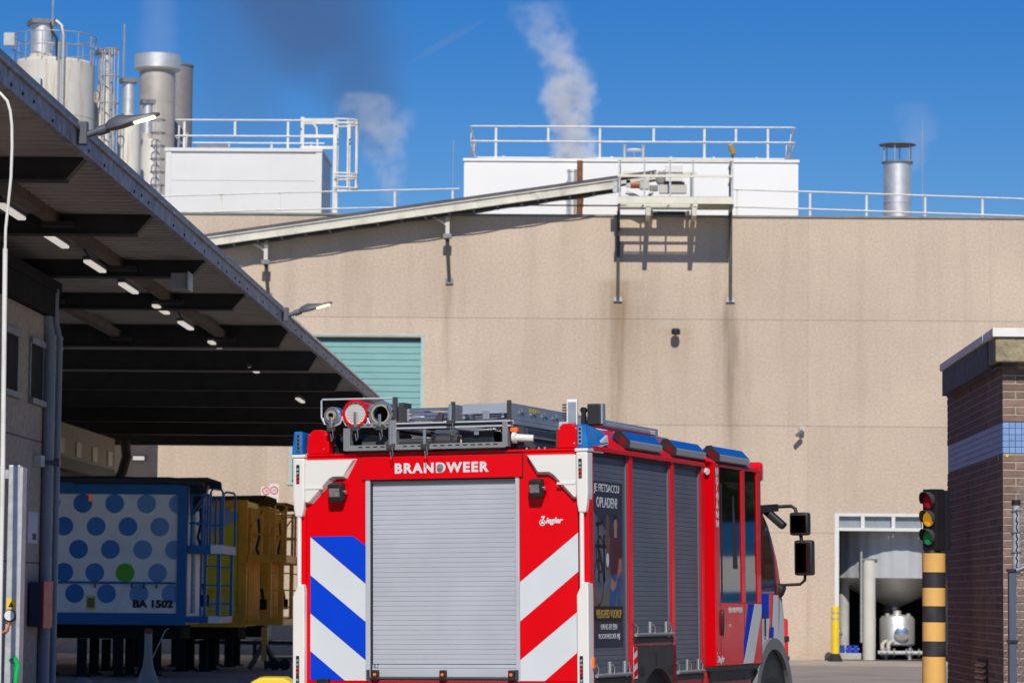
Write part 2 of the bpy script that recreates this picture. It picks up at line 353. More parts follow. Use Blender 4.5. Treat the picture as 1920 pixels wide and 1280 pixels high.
# ---------------------------------------------------------------- industrial hall
FY = 88.0
hall = thing('industrial_hall', 'tall beige concrete factory hall with teal hatch and open tank bay', 'building', (0, 88, 0))
cols = [-24.9, -19.8, -14.68, -9.56, -4.46, 0.64, 5.78, 10.94, 16.1]
rows = [0.0, 3.57, 6.58, 9.585, 12.5]
HOLES = [(-8.87, -5.15, 4.88, 9.02), (6.54, 9.9, 0.0, 4.13)]
def minus(rects, h):
    out = []
    for x0, x1, z0, z1 in rects:
        hx0, hx1, hz0, hz1 = max(x0, h[0]), min(x1, h[1]), max(z0, h[2]), min(z1, h[3])
        if hx0 >= hx1 or hz0 >= hz1: out.append((x0, x1, z0, z1)); continue
        if z0 < hz0: out.append((x0, x1, z0, hz0))
        if hz1 < z1: out.append((x0, x1, hz1, z1))
        if x0 < hx0: out.append((x0, hx0, hz0, hz1))
        if hx1 < x1: out.append((hx1, x1, hz0, hz1))
    return out
for i in range(len(cols) - 1):
    for j in range(4):
        g = 0.0045
        rs = [(cols[i] + g * 0.45, cols[i + 1] - g * 0.45, rows[j] + (g if j else 0), rows[j + 1] - g)]
        for h in HOLES: rs = minus(rs, h)
        for x0, x1, z0, z1 in rs: part(hall, 'panel', MB().box(x0, x1, FY, FY + 0.11, z0, z1), concrete)
bk = [(cols[0], cols[-1], 0, 12.45)]
for h in HOLES: bk = minus(bk, h)
mb = MB()
for x0, x1, z0, z1 in bk: mb.box(x0, x1, FY + 0.013, FY + 0.30, z0, z1)
part(hall, 'inner_wall', mb, M('joint_backing', (0.30, 0.245, 0.185), 0.95))
part(hall, 'parapet_flashing', MB().box(-24.95, 16.15, FY - 0.04, FY + 0.34, 12.503, 12.56), M('flashing_grey_green', (0.22, 0.235, 0.215), 0.6, 0.2, var=0.2))
mb = MB().box(-24.9, -5.0, 88.32, 95.2, 12.1, 12.3).box(-5.0, 16.1, 88.32, 112, 12.1, 12.3)
part(hall, 'roof', mb, dull_steel)
mb = MB().box(-24.9, -24.6, 88.35, 95, 0, 12.08).box(-24.6, -5.2, 94.7, 95, 0, 12.08).box(-5.2, -4.9, 94.7, 112, 0, 12.08)
mb.box(-4.9, 16.1, 111.7, 112, 0, 12.08).box(15.8, 16.08, 88.35, 111.7, 0, 12.08)
part(hall, 'rear_wall', mb, concrete)
# teal roller hatch
hatch = part(hall, 'roller_hatch', MB().box(-8.87, -5.15, FY + 0.24, FY + 0.29, 4.88, 9.02), teal_joint)
sl = MB().box(0, 3.62, 0, 0.03, 0, 0.166).mesh('slat', teal, bevel=0.006)
z = 4.95
while z < 8.86: share(hatch, 'slat', sl, (-8.82, 0.165, z)); z += 0.181
mb = MB().box(-5.20, -5.10, FY - 0.012, FY + 0.16, 4.88, 9.05).box(-8.92, -8.82, FY - 0.012, FY + 0.16, 4.88, 9.05)
mb.box(-8.95, -5.08, FY - 0.03, FY + 0.16, 4.80, 4.877).box(-8.95, -5.08, FY - 0.015, FY + 0.05, 9.053, 9.10)
part(hall, 'hatch_frame', mb, M('hatch_frame_teal_grey', (0.42, 0.52, 0.49), 0.5))
# open bay with a transom of three lights over it
mb = MB().box(6.54, 6.66, FY - 0.02, FY + 0.32, 0, 4.13).box(9.80, 9.92, FY - 0.02, FY + 0.32, 0, 4.13)
mb.box(6.661, 9.799, FY - 0.02, FY + 0.28, 4.05, 4.13).box(6.661, 9.799, FY - 0.05, FY + 0.26, 3.64, 3.73)
for x in (7.33, 8.19, 9.05): mb.box(x - 0.05, x + 0.05, FY - 0.012, FY + 0.2, 3.731, 4.049)
fr = part(hall, 'bay_frame', mb, frame_white)
tr = MB().box(0, 0.72, 0, 0.02, 0, 0.30).mesh('transom_pane', M('transom_glass', (0.26, 0.30, 0.33), 0.25, var=0.1))
for x in (6.68, 7.40, 8.26, 9.10): share(fr, 'transom_pane', tr, (x - 0, 0.12, 3.74))
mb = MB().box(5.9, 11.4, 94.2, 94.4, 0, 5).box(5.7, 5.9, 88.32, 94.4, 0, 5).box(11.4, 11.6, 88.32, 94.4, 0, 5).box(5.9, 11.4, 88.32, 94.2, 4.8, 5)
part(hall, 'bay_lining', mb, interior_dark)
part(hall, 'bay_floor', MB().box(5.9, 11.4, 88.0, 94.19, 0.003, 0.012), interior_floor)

# tank standing in the bay
SX, SY = 8.46, 90.62
tank = thing('process_tank', 'large ribbed cone bottomed tank inside the open bay', 'tank', (SX, SY, 0))
mb = MB(); n = 150
prof = [(2.07 + (0.014 if (i // 2) % 2 else 0.0)) for i in range(n)]
vs = []
for z in (2.33, 4.78):
    for i in range(n):
        t = 2 * PI * i / n; vs.append((SX + prof[i] * math.cos(t), SY + prof[i] * math.sin(t), z))
mb.add(vs, [(i, (i + 1) % n, n + (i + 1) % n, n + i) for i in range(n)] + [tuple(range(n, 2 * n))])
part(tank, 'ribbed_shell', mb, silo_clad)
part(tank, 'cone', MB().lathe([(0.14, 1.42), (0.14, 1.5), (2.02, 2.34)], (SX, SY, 0), 48), stainless, smooth=40)
for x, y in ((6.95, 89.9), (8.46, 92.6), (10.0, 89.9)):
    part(tank, 'leg', MB().cyl((x, y, 0), (x, y, 2.5), 0.15, 18), M('tank_leg_grey', (0.45, 0.45, 0.44), 0.5) if 'tank_leg_grey' not in MATS else MATS['tank_leg_grey'], smooth=40)
post = thing('bay_post', 'pale round steel post standing in the open bay before the tank', 'post', (7.57, 88.75, 0))
part(post, 'shaft', MB().cyl((7.57, 88.75, 0), (7.57, 88.75, 2.82), 0.185, 24), M('post_pale', (0.60, 0.59, 0.55), 0.5, var=0.06), smooth=40)
part(post, 'head_plate', MB().box(7.30, 7.80, 88.6, 88.9, 2.823, 2.87), dull_steel)
part(post, 'conduit', MB().cyl((7.34, 88.62, 0.5), (7.34, 88.62, 3.1), 0.035, 8), galv)
ves = thing('receiver_vessel', 'small shiny steel vessel with round manhole under the tank cone', 'vessel', (8.44, 89.6, 0))
part(ves, 'shell', MB().lathe([(0.47, 0.42), (0.50, 0.46), (0.50, 1.16), (0.44, 1.25), (0.12, 1.30), (0.12, 1.41)], (8.44, 89.6, 0), 40), stainless, smooth=35)
part(ves, 'manhole', MB().cyl((8.52, 89.12, 0.75), (8.52, 89.03, 0.75), 0.21, 26).cyl((8.52, 89.03, 0.75), (8.52, 88.99, 0.75), 0.21, 26, 0.08), t_chrome, smooth=40)
for x in (8.1, 8.78): part(ves, 'leg', MB().cyl((x, 89.4, 0), (x, 89.4, 0.45), 0.05, 10), galv)
for x in (8.14, 8.74): part(ves, 'lifting_lug', MB().cyl((x, 89.35, 1.22), (x, 89.35, 1.33), 0.06, 10), galv)
blue_v = M('valve_blue', (0.02, 0.06, 0.40), 0.4)
pump = thing('valve_manifold', 'low pump and pipe manifold with blue valves on the bay floor', 'pump', (7.0, 88.9, 0))
part(pump, 'base_plate', MB().box(6.62, 7.35, 88.7, 89.3, 0.013, 0.2), M('plinth_pale', (0.42, 0.41, 0.38), 0.8), bevel=0.02)
for x in (6.80, 7.02, 7.2): part(pump, 'valve', MB().cyl((x, 88.85, 0.2), (x, 88.85, 0.42), 0.085, 14).cyl((x - 0.1, 88.85, 0.30), (x + 0.1, 88.85, 0.30), 0.06, 12), blue_v, smooth=40)
part(pump, 'pipe', MB().tube([(6.72, 88.8, 0.4), (6.70, 88.8, 0.6), (6.78, 88.8, 0.72), (6.70, 88.85, 0.92), (6.62, 88.9, 1.0)], 0.045, 8), t_chrome, smooth=50)
pm2 = thing('pipe_run', 'row of steel pipes and flanges beside the small vessel', 'pipes', (8.0, 88.9, 0))
part(pm2, 'header', MB().cyl((7.82, 88.75, 0.22), (9.2, 88.75, 0.22), 0.06, 12), MATS['tank_leg_grey'], smooth=40)
for x in (7.9, 8.05, 8.25, 8.6, 8.75, 8.95): part(pm2, 'flange', MB().cyl((x, 88.75, 0.22), (x + 0.05, 88.75, 0.22), 0.12, 16), dull_steel, smooth=40)
for x in (7.95, 8.12): part(pm2, 'elbow', MB().tube([(x, 88.8, 0.25), (x, 88.8, 0.45), (x + 0.06, 88.85, 0.52), (x + 0.15, 88.9, 0.54)], 0.06, 10), M('pipe_pale', (0.5, 0.46, 0.4), 0.5) if 'pipe_pale' not in MATS else MATS['pipe_pale'], smooth=50)

# ---------------------------------------------------------------- roof boxes, rails, ladder
def panels(t, x0, x1, z0, z1, y, xs, zs, mat):
    for a, b in zip(xs[:-1], xs[1:]):
        for c, d in zip(zs[:-1], zs[1:]):
            part(t, 'panel', MB().box(a + 0.008, b - 0.008, y - 0.02, y - 0.002, c + 0.006, d - 0.006), mat)
def rail(t, pts, zs, posts, zb, r=0.026, pr=0.032, mat=rail_paint, short=()):
    """horizontal rails at heights above the path, posts as single parts"""
    for dz in zs:
        part(t, 'rail', MB().tube([(x, y, z + dz) for x, y, z in pts], r, 8), mat, smooth=50)
    for x, y, zt, b in posts:
        part(t, 'post', MB().box(x - pr, x + pr, y + 0.03, y + 0.03 + pr * 1.4, b, zt + 0.02), mat)

bl = thing('rooftop_box', 'smaller white clad rooftop box with caged ladder on its right side', 'plant room', (-10.57, 91.6, 12.3))
part(bl, 'core', MB().box(-12.84, -8.31, 90.0, 93.2, 12.3, 14.63), white_clad)
panels(bl, 0, 0, 0, 0, 90.0, [-12.70, -8.47], [12.45, 13.74, 14.53], white_clad)
part(bl, 'corner_trim', MB().box(-12.87, -12.71, 89.96, 90.1, 12.3, 14.60), white_clad)
part(bl, 'corner_trim', MB().box(-8.46, -8.28, 89.96, 90.1, 12.3, 14.60), white_clad)
part(bl, 'top_trim', MB().box(-12.9, -8.27, 89.93, 93.25, 14.601, 14.70), white_clad)
part(bl, 'base_flashing', MB().box(-12.88, -8.27, 89.94, 89.985, 12.3, 12.62), dull_steel)
mb = MB()
for k in range(7): mb.bar((-12.0 + 0.0 * k, 90.5 + 0.22 * k, 14.72), (-11.1, 90.5 + 0.22 * k, 14.72), 0.05, 0.02)
part(bl, 'roof_hatch', MB().prism([(-12.15, 14.70), (-11.0, 14.70), (-11.12, 14.88), (-12.02, 14.88)], (0, 0, 0), (1, 0, 0), (0, 0, 1), (0, 1, 0), 90.6, 92.2), dull_steel)
rl = thing('guard_rail', 'white guard rail on top of the smaller rooftop box', 'railing', (-10.6, 90.1, 14.7))
rail(rl, [(-12.62, 93.0, 15.54), (-12.62, 90.12, 15.54), (-12.55, 90.05, 15.54), (-8.9, 90.05, 15.54)], (0, -0.47),
     [(-12.35, 90.03, 15.54, 14.7), (-10.86, 90.03, 15.54, 15.05), (-9.30, 90.03, 15.54, 14.7), (-12.66, 92.9, 15.54, 14.7), (-12.66, 91.2, 15.54, 14.7)], 14.7)
rl = thing('guard_rail', 'lower white rail along the back of the smaller rooftop box', 'railing', (-10.6, 93.05, 14.7))
rail(rl, [(-12.5, 93.05, 15.30), (-8.5, 93.05, 15.30)], (0,), [(-11.4, 93.03, 15.32, 14.7), (-10.1, 93.03, 15.32, 14.7), (-8.9, 93.03, 15.32, 14.7)], 14.7)
lad = thing('caged_ladder', 'white caged access ladder hooked over the smaller rooftop box', 'ladder', (-7.9, 90.6, 12.3))
for y in (90.35, 90.85): part(lad, 'stile', MB().box(-7.99, -7.88, y - 0.03, y + 0.03, 12.3, 15.65), rail_paint)
for k in range(11): part(lad, 'rung', MB().cyl((-7.935, 90.36, 12.55 + k * 0.28), (-7.935, 90.84, 12.55 + k * 0.28), 0.018, 6), rail_paint)
for z in (15.62, 15.50, 14.02, 13.92, 13.60):
    pts = [(-7.93 + 0.64 * math.sin(t), 90.6 - 0.38 * math.cos(t), z) for t in [PI * i / 10 for i in range(11)]]
    part(lad, 'cage_hoop', MB().tube(pts, 0.028, 6), rail_paint, smooth=50)
for i in (2, 4, 6, 8):
    t = PI * i / 10; x, y = -7.93 + 0.64 * math.sin(t), 90.6 - 0.38 * math.cos(t)
    part(lad, 'cage_bar', MB().box(x - 0.025, x + 0.025, y - 0.012, y + 0.012, 13.58, 15.64), rail_paint)
for y, z in ((90.35, 15.60), (90.85, 15.60), (90.35, 15.12), (90.35, 14.78)): part(lad, 'hand_bar', MB().bar((-8.9, y, z), (-7.95, y, z), 0.05, 0.09), rail_paint)
part(lad, 'gate_post', MB().box(-8.95, -8.85, 90.3, 90.36, 14.7, 15.68), rail_paint)
part(lad, 'gate_arch', MB().tube([(-8.85, 90.4, 15.5), (-8.6, 90.4, 15.5), (-8.5, 90.4, 15.38), (-8.47, 90.4, 15.1), (-8.45, 90.4, 14.7)], 0.035, 8), rail_paint, smooth=50)

br = thing('rooftop_box', 'long white clad rooftop box behind the conveyor head', 'plant room', (0.75, 92, 12.3))
part(br, 'core', MB().box(-4.12, 5.62, 90.0, 94.0, 12.3, 14.36), bright_clad)
panels(br, 0, 0, 0, 0, 90.0, [-4.08, -0.9, 1.2, 2.4, 3.5, 5.58], [12.62, 14.30], bright_clad)
part(br, 'top_trim', MB().box(-4.15, 5.65, 89.95, 94.05, 14.361, 14.44), bright_clad)
part(br, 'base_flashing', MB().box(-4.15, 5.65, 89.94, 89.978, 12.3, 12.615), dull_steel)
rl = thing('guard_rail', 'white guard rail running round the long rooftop box', 'railing', (0.8, 90.1, 14.44))
rail(rl, [(-3.95, 93.8, 15.40), (-3.95, 90.15, 15.40), (-3.88, 90.07, 15.40), (5.45, 90.07, 15.40), (5.53, 90.15, 15.40), (5.53, 93.8, 15.40)], (0, -0.44),
     [(-3.2, 90.05, 15.40, 14.44), (-1.67, 90.05, 15.40, 14.94), (-0.16, 90.05, 15.40, 14.44), (1.41, 90.05, 15.40, 14.94), (2.89, 90.05, 15.40, 14.44),
      (3.81, 90.05, 15.40, 14.94), (4.74, 90.05, 15.40, 14.44), (-3.97, 91.5, 15.4, 14.44), (-3.97, 93.7, 15.4, 14.44), (5.51, 91.5, 15.4, 14.44), (5.51, 93.7, 15.4, 14.44)], 14.44)
rl = thing('guard_rail', 'far white rail along the back of the long rooftop box', 'railing', (0.8, 93.85, 14.44))
rail(rl, [(-3.9, 93.9, 15.02), (5.45, 93.9, 15.02)], (0,), [(x, 93.9, 15.06, 14.44) for x in (-3.1, -1.6, 0.2, 2.0, 3.3, 4.6)], 14.44)
dsc = thing('roof_sensor', 'white round sensor dish on a mast above the long rooftop box', 'sensor', (0.85, 91, 14.44))
part(dsc, 'mast', MB().cyl((0.85, 91, 14.44), (0.85, 91, 14.82), 0.025, 8), rail_paint)
part(dsc, 'dish', MB().lathe([(0.02, 14.80), (0.23, 14.83), (0.23, 14.87), (0.05, 14.90)], (0.85, 91, 0), 24), white_clad, smooth=40)
for x in (0.57, 1.12):
    solo('vent_pipe', 'thin pale vent pipe %s of the round roof sensor' % ('left' if x < 0.8 else 'right'), 'pipe',
         MB().cyl((x, 91.2, 14.44), (x, 91.2, 15.0), 0.05, 12).cyl((x, 91.2, 15.0), (x, 91.2, 15.03), 0.06, 12), galv, (x, 91.2, 14.44), smooth=40)
rp = thing('roof_rail', 'white roof edge rail left of the long rooftop box', 'railing', (-8.5, 89, 12.3))
L = [(-13.6, 89, 13.12), (-9.41, 89, 13.27), (-4.2, 89, 13.41)]
zat = lambda x: 13.12 + (x + 13.6) / 9.4 * 0.29
rail(rp, L, (0, -0.50), [(x, 88.98, zat(x), 12.3) for x in (-12.86, -11.1, -9.41, -7.76, -6.07, -4.4)], 12.3, r=0.022, pr=0.028)
rp = thing('roof_rail', 'white roof edge rail right of the long rooftop box', 'railing', (8.5, 89, 12.3))
zat2 = lambda x: 13.44 - max(0, x - 3.8) * 0.028
rail(rp, [(3.7, 89, 13.44), (7.5, 89, zat2(7.5)), (13.2, 89, zat2(13.2))], (0, -0.50), [(x, 88.98, zat2(x), 12.3) for x in (3.8, 5.9, 7.52, 9.2, 10.84, 12.5)], 12.3, r=0.024, pr=0.03)

# flue with rain cap
ch = thing('rooftop_flue', 'stainless round flue with disc rain cap on the right roof', 'chimney', (8.59, 91, 12.3))
part(ch, 'flue', MB().cyl((8.59, 91, 12.3), (8.59, 91, 14.50), 0.40, 36), stainless, smooth=40)
part(ch, 'seam', MB().ring((8.59, 91, 13.3), (0, 0, 1), 0.39, 0.412, 0.03, 36), stainless)
part(ch, 'flange', MB().ring((8.59, 91, 14.50), (0, 0, 1), 0.36, 0.46, 0.035, 36), dull_steel)
part(ch, 'rain_cap', MB().lathe([(0.54, 15.03), (0.54, 15.05), (0.1, 15.12)], (8.59, 91, 0), 36), dull_steel, smooth=30)
for a in (20, 75, 130, 200, 255, 320):
    t = math.radians(a); x, y = 8.59 + 0.43 * math.cos(t), 91 + 0.43 * math.sin(t)
    part(ch, 'stay', MB().cyl((x, y, 14.53), (x, y, 15.04), 0.02, 8), galv)
solo('lightning_rod', 'hair thin rod standing right of the stainless flue', 'rod', MB().cyl((9.35, 91.2, 12.3), (9.35, 91.2, 15.8), 0.010, 6), galv, (9.35, 91.2, 12.3))
solo('lightning_rod', 'hair thin rod left of the long rooftop box', 'rod', MB().cyl((-4.45, 90.2, 12.3), (-4.45, 90.2, 15.0), 0.010, 6), galv, (-4.45, 90.2, 12.3))
pp = thing('exhaust_pipe', 'rusty brown exhaust pipe before the long rooftop box', 'pipe', (-0.73, 89.4, 12.3))
part(pp, 'pipe', MB().cyl((-0.73, 89.4, 12.3), (-0.73, 89.4, 14.30), 0.085, 16), rust, smooth=40)
part(pp, 'bracket', MB().box(-0.86, -0.60, 89.3, 89.95, 13.6, 13.66), rust)
solo('roof_duct', 'short grey steel duct left of the rusty exhaust pipe', 'duct', MB().cyl((-0.95, 89.6, 12.3), (-0.95, 89.6, 14.0), 0.15, 20).cyl((-0.95, 89.6, 14.0), (-0.95, 89.6, 14.06), 0.17, 20), stainless, (-0.95, 89.6, 12.3), smooth=40)

# ---------------------------------------------------------------- conveyor along the facade
def cz(x): return 11.48 + (x + 11.51) * 0.1489          # underside of the girder
cv = thing('inclined_conveyor', 'long inclined cream conveyor climbing along the top of the wall', 'conveyor', (-4.5, 87.720, 11.5))
segs = [-15.2, -12.0, -8.75, -5.3, -1.9, 0.42]
def slab(x0, x1, y0, y1, a, b): return MB().add([(x0, y0, cz(x0) + a), (x1, y0, cz(x1) + a), (x1, y1, cz(x1) + a), (x0, y1, cz(x0) + a), (x0, y0, cz(x0) + b), (x1, y0, cz(x1) + b), (x1, y1, cz(x1) + b), (x0, y1, cz(x0) + b)],
                     [(3, 2, 1, 0), (4, 5, 6, 7), (0, 1, 5, 4), (1, 2, 6, 5), (2, 3, 7, 6), (3, 0, 4, 7)])
for a, b in zip(segs[:-1], segs[1:]):
    part(cv, 'girder', slab(a, b - 0.012, 87.400, 87.460, 0.02, 0.245), cream_steel)
    part(cv, 'girder', slab(a, b - 0.012, 87.880, 87.940, 0.02, 0.245), cream_steel)
    part(cv, 'splice_plate', slab(b - 0.05, b + 0.02, 87.385, 87.398, 0.04, 0.24), cream_steel)
part(cv, 'flange', slab(-15.2, 0.42, 87.350, 87.399, 0.232, 0.262), cream_steel)
part(cv, 'lower_flange', slab(-15.2, 0.42, 87.320, 87.399, -0.01, 0.018), cream_steel)
mb = MB()
for a, b in ((-15.2, 1.45),):
    n = 8
    rows_ = []
    for x in (a, b):
        rows_.append([(x, 87.670 - 0.27 * math.cos(PI * k / n), cz(x) + 0.263 + 0.13 * math.sin(PI * k / n)) for k in range(n + 1)])
    mb.strip(rows_)
part(cv, 'belt_cover', mb, dark_belt, smooth=60)
part(cv, 'return_belt', slab(-15.2, 0.42, 87.470, 87.870, -0.07, -0.03), black_rubber)
part(cv, 'deck', slab(-15.2, 0.42, 87.470, 87.870, 0.10, 0.14), dull_steel)
for k in range(22):
    x = -14.6 + k * 0.68; part(cv, 'idler', MB().cyl((x, 87.410, cz(x) - 0.05), (x, 87.920, cz(x) - 0.05), 0.035, 8), dull_steel)
part(cv, 'cable', MB().tube([(x, 87.410, cz(x) - 0.09 - 0.05 * abs(math.sin(x * 2.2))) for x in [-15 + 0.25 * i for i in range(60)]], 0.018, 6), black_p)
part(cv, 'cable_tray', MB().box(-2.8, 0.38, 87.970, 88.020, 12.80, 12.835), leg_dark)
part(cv, 'head_girder', slab(0.42, 1.6, 87.400, 87.450, 0.10, 0.20), cream_steel)
part(cv, 'head_girder', slab(0.42, 1.6, 87.890, 87.940, 0.10, 0.20), cream_steel)
part(cv, 'drum', MB().cyl((1.6, 87.370, cz(1.6) + 0.12), (1.6, 87.970, cz(1.6) + 0.12), 0.16, 18), dull_steel, smooth=40)
for nm, x, zt, zb in (('left', -9.62, cz(-9.62), 10.1), ('right', -4.46, cz(-4.46), 10.55)):
    s = thing('conveyor_bracket', 'wall bracket under the conveyor, the %s of two' % nm, 'bracket', (x, 87.6, zb), 'conveyor brackets')
    part(s, 'upright', MB().box(x - 0.055, x + 0.055, 87.55, 87.65, zt - 0.62, zt - 0.02), cream_steel)
    part(s, 'strut', MB().bar((x, 87.6, zt - 0.62), (x + 0.05, 87.93, zb + 0.1), 0.08, 0.08), leg_dark)  # lower post given a dark colour in place of the shadow on it
    part(s, 'brace', MB().bar((x - 0.48, 87.6, zt - 0.07), (x - 0.04, 87.6, zt - 0.32), 0.05, 0.06), cream_steel)
    part(s, 'joint_box', MB().box(x - 0.12, x + 0.12, 87.5, 87.68, zt - 0.72, zt - 0.60), dull_steel)
    part(s, 'arm', MB().bar((x, 87.6, zt - 0.66), (x, 87.98, zt - 0.66), 0.07, 0.1), dull_steel)
    part(s, 'foot_plate', MB().box(x - 0.06, x + 0.16, 87.94, 87.99, zb, zb + 0.16), dull_steel)

# ---------------------------------------------------------------- service platform at the conveyor head
pf = thing('service_platform', 'cream railed service platform jutting out below the conveyor head', 'platform', (2, 87.2, 12.7))
yel = M('platform_cream_yellow', (0.74, 0.71, 0.58), 0.5, var=0.06, dirt=(0.45, 0.4, 0.3, 0.4), ds=3)
part(pf, 'front_beam', MB().box(0.35, 3.60, 86.36, 86.44, 12.68, 12.86), yel)
part(pf, 'kick_plate', MB().box(0.35, 3.60, 86.445, 86.46, 12.865, 12.90), galv)
for y, h in ((86.95, 0.02), (87.33, 0.07)): part(pf, 'cross_beam', MB().box(0.36, 3.59, y - 0.03, y + 0.03, 12.70 - h, 12.70 + h), yel)
for x in (0.36, 3.53): part(pf, 'joist', MB().box(x, x + 0.07, 86.445, 88.5, 12.62, 12.76), dull_steel)
part(pf, 'deck_plate', MB().box(2.62, 3.59, 86.46, 88.4, 12.79, 12.82), dull_steel)
part(pf, 'deck_plate', MB().box(0.42, 0.62, 86.46, 86.8, 12.79, 12.82), dull_steel)
for x in (0.40, 1.10, 1.82, 2.46, 3.56):
    part(pf, 'rail_post', MB().box(x - 0.025, x + 0.025, 86.38, 86.43, 12.865, 13.93), galv)
for z in (13.93, 13.46): part(pf, 'rail', MB().box(0.35, 3.61, 86.365, 86.41, z - 0.035, z + 0.035), yel)
for x in (0.42, 3.54):
    for z in (13.93, 13.46): part(pf, 'rail', MB().box(x - 0.03, x + 0.03, 86.42, 88.3, z - 0.03, z + 0.03), yel)
    part(pf, 'rail_post', MB().box(x - 0.03, x + 0.03, 87.6, 87.66, 12.865, 13.93), M('post_green_grey', (0.20, 0.25, 0.23), 0.6) if x < 1 else MATS['post_green_grey'])
part(pf, 'inner_rail', MB().box(0.5, 2.6, 87.9, 87.95, 13.72, 13.79), yel)
part(pf, 'inner_post', MB().box(2.42, 2.52, 87.88, 87.96, 12.8, 13.75), MATS['post_green_grey'])
for x in (1.21, 2.50):
    part(pf, 'main_joist', MB().box(x - 0.06, x + 0.07, 86.46, 88.4, 12.36, 12.612), cream_steel)
for x in (0.39, 3.58):
    part(pf, 'wall_leg', MB().box(x - 0.045, x + 0.045, 87.86, 87.97, 10.15, 12.66), leg_dark)
    part(pf, 'foot_plate', MB().box(x - 0.12, x + 0.12, 87.93, 87.99, 10.08, 10.2), galv)
part(pf, 'side_plate', MB().box(0.22, 0.36, 86.9, 86.97, 13.06, 13.38), galv)
part(pf, 'chute', MB().box(1.36, 2.30, 87.92, 88.4, 12.565, 12.66), t_dgrey)
part(pf, 'conveyor_side', MB().box(1.30, 1.36, 87.5, 87.9, 12.5, 12.64), galv); part(pf, 'conveyor_side', MB().box(2.305, 2.40, 87.5, 87.9, 12.5, 12.62), galv)
mc = thing('drive_machinery', 'discharge hood, motor and gearbox on the service platform', 'machine', (1.6, 87.3, 12.8))
part(mc, 'hood', MB().box(1.70, 2.18, 87.05, 87.35, 13.40, 13.88), white_clad, bevel=0.02)
part(mc, 'hood_band', MB().box(1.69, 2.19, 87.03, 87.37, 13.63, 13.66), dull_steel)
part(mc, 'lower_box', MB().box(1.52, 2.30, 87.02, 87.25, 13.06, 13.31), M('machine_grey', (0.50, 0.50, 0.46), 0.5, var=0.1), bevel=0.015)
part(mc, 'box_lid', MB().box(1.65, 2.24, 87.0, 87.27, 13.315, 13.38), brown_purlin)
part(mc, 'motor', MB().cyl((0.72, 87.5, 13.36), (0.98, 87.5, 13.36), 0.11, 16), M('motor_orange', (0.42, 0.12, 0.05), 0.5), smooth=40)
part(mc, 'gearbox', MB().box(0.98, 1.25, 87.4, 87.65, 13.22, 13.5), MATS['machine_grey'], bevel=0.03)
part(mc, 'flange', MB().box(1.26, 1.50, 87.4, 87.6, 13.18, 13.34), dull_steel, bevel=0.02)
part(mc, 'terminal_box', MB().box(0.60, 0.715, 87.4, 87.55, 13.28, 13.48), galv)
for k in range(4): part(mc, 'tension_bolt', MB().cyl((1.3 + 0.12 * k, 87.4, 13.55 + 0.02 * k), (1.3 + 0.12 * k, 87.4, 13.70 + 0.02 * k), 0.03, 8), galv)
part(mc, 'guard', MB().bar((0.6, 87.4, 13.14), (1.1, 87.4, 12.90), 0.06, 0.12), cream_steel)
part(mc, 'guard', MB().bar((1.15, 87.4, 12.88), (1.35, 87.4, 13.15), 0.06, 0.10), cream_steel)
fl = thing('flood_light', 'brass coloured flood light on top of the platform corner', 'lamp', (3.57, 86.5, 13.97))
part(fl, 'stem', MB().cyl((3.57, 86.5, 13.97), (3.57, 86.5, 14.12), 0.025, 8), dull_steel)
part(fl, 'housing', MB().obox((3.55, 86.5, 14.22), (1, 0, 0.35), (0, 1, 0), (-0.35, 0, 1), 0.07, 0.16, 0.15), M('lamp_brass', (0.33, 0.22, 0.05), 0.5, 0.3), bevel=0.02)

wl_ = thing('wall_lamp', 'small black bulkhead lamp high on the concrete wall', 'lamp', (2.03, 87.95, 9.2))
part(wl_, 'housing', MB().lathe([(0.12, 9.13), (0.13, 9.20), (0.12, 9.27), (0.08, 9.30)], (2.03, 87.72, 0), 20), black_p, smooth=40)
part(wl_, 'arm', MB().cyl((2.03, 87.72, 9.2), (2.03, 88.0, 9.2), 0.03, 8), black_p)
wc = thing('security_camera', 'small security camera on the concrete wall above the truck mirrors', 'camera', (5.6, 87.95, 6.45))
part(wc, 'mount', MB().box(5.53, 5.68, 87.80, 87.99, 6.42, 6.56), M('camera_pale', (0.5, 0.5, 0.46), 0.5), bevel=0.01)
part(wc, 'barrel', MB().obox((5.52, 87.68, 6.36), (0.75, 0.2, 0.6), (0, 1, 0), (-0.6, 0, 0.75), 0.13, 0.05, 0.05), lamp_body, bevel=0.01)
ws = thing('wall_spotlight', 'bright flat lamp on the shaded wall end under the canopy', 'lamp', (-13.18, 87.95, 5.5))
part(ws, 'lens', MB().box(-13.34, -13.02, 87.85, 87.9, 5.46, 5.57), tube_lit)
part(ws, 'housing', MB().box(-13.36, -13.0, 87.9, 88.0, 5.44, 5.59), lamp_body)
sg = thing('speed_sign', 'white board with red ringed round signs beside the orange trailers', 'sign', (-9.4, 87.3, 0))
sg_w = M('sign_white', (0.72, 0.72, 0.70), 0.5)
part(sg, 'board', MB().box(-9.38, -9.12, 87.3, 87.33, 4.30, 4.80), sg_w); part(sg, 'board', MB().box(-9.62, -9.39, 87.36, 87.39, 4.36, 4.72), sg_w)
part(sg, 'ring', MB().ring((-9.25, 87.298, 4.62), (0, -1, 0), 0.085, 0.115, 0.004, 28), t_lred); part(sg, 'ring', MB().ring((-9.48, 87.358, 4.60), (0, -1, 0), 0.08, 0.11, 0.004, 28), t_lred)
lettering(sg, 'numerals', '30', 0.09, 0.07, (-9.295 + 9.4, -0.003, 4.585), FACE_CAM, black_p, depth=0.002)
lettering(sg, 'numerals', '30', 0.09, 0.07, (-9.525 + 9.4, 0.057, 4.565), FACE_CAM, black_p, depth=0.002)
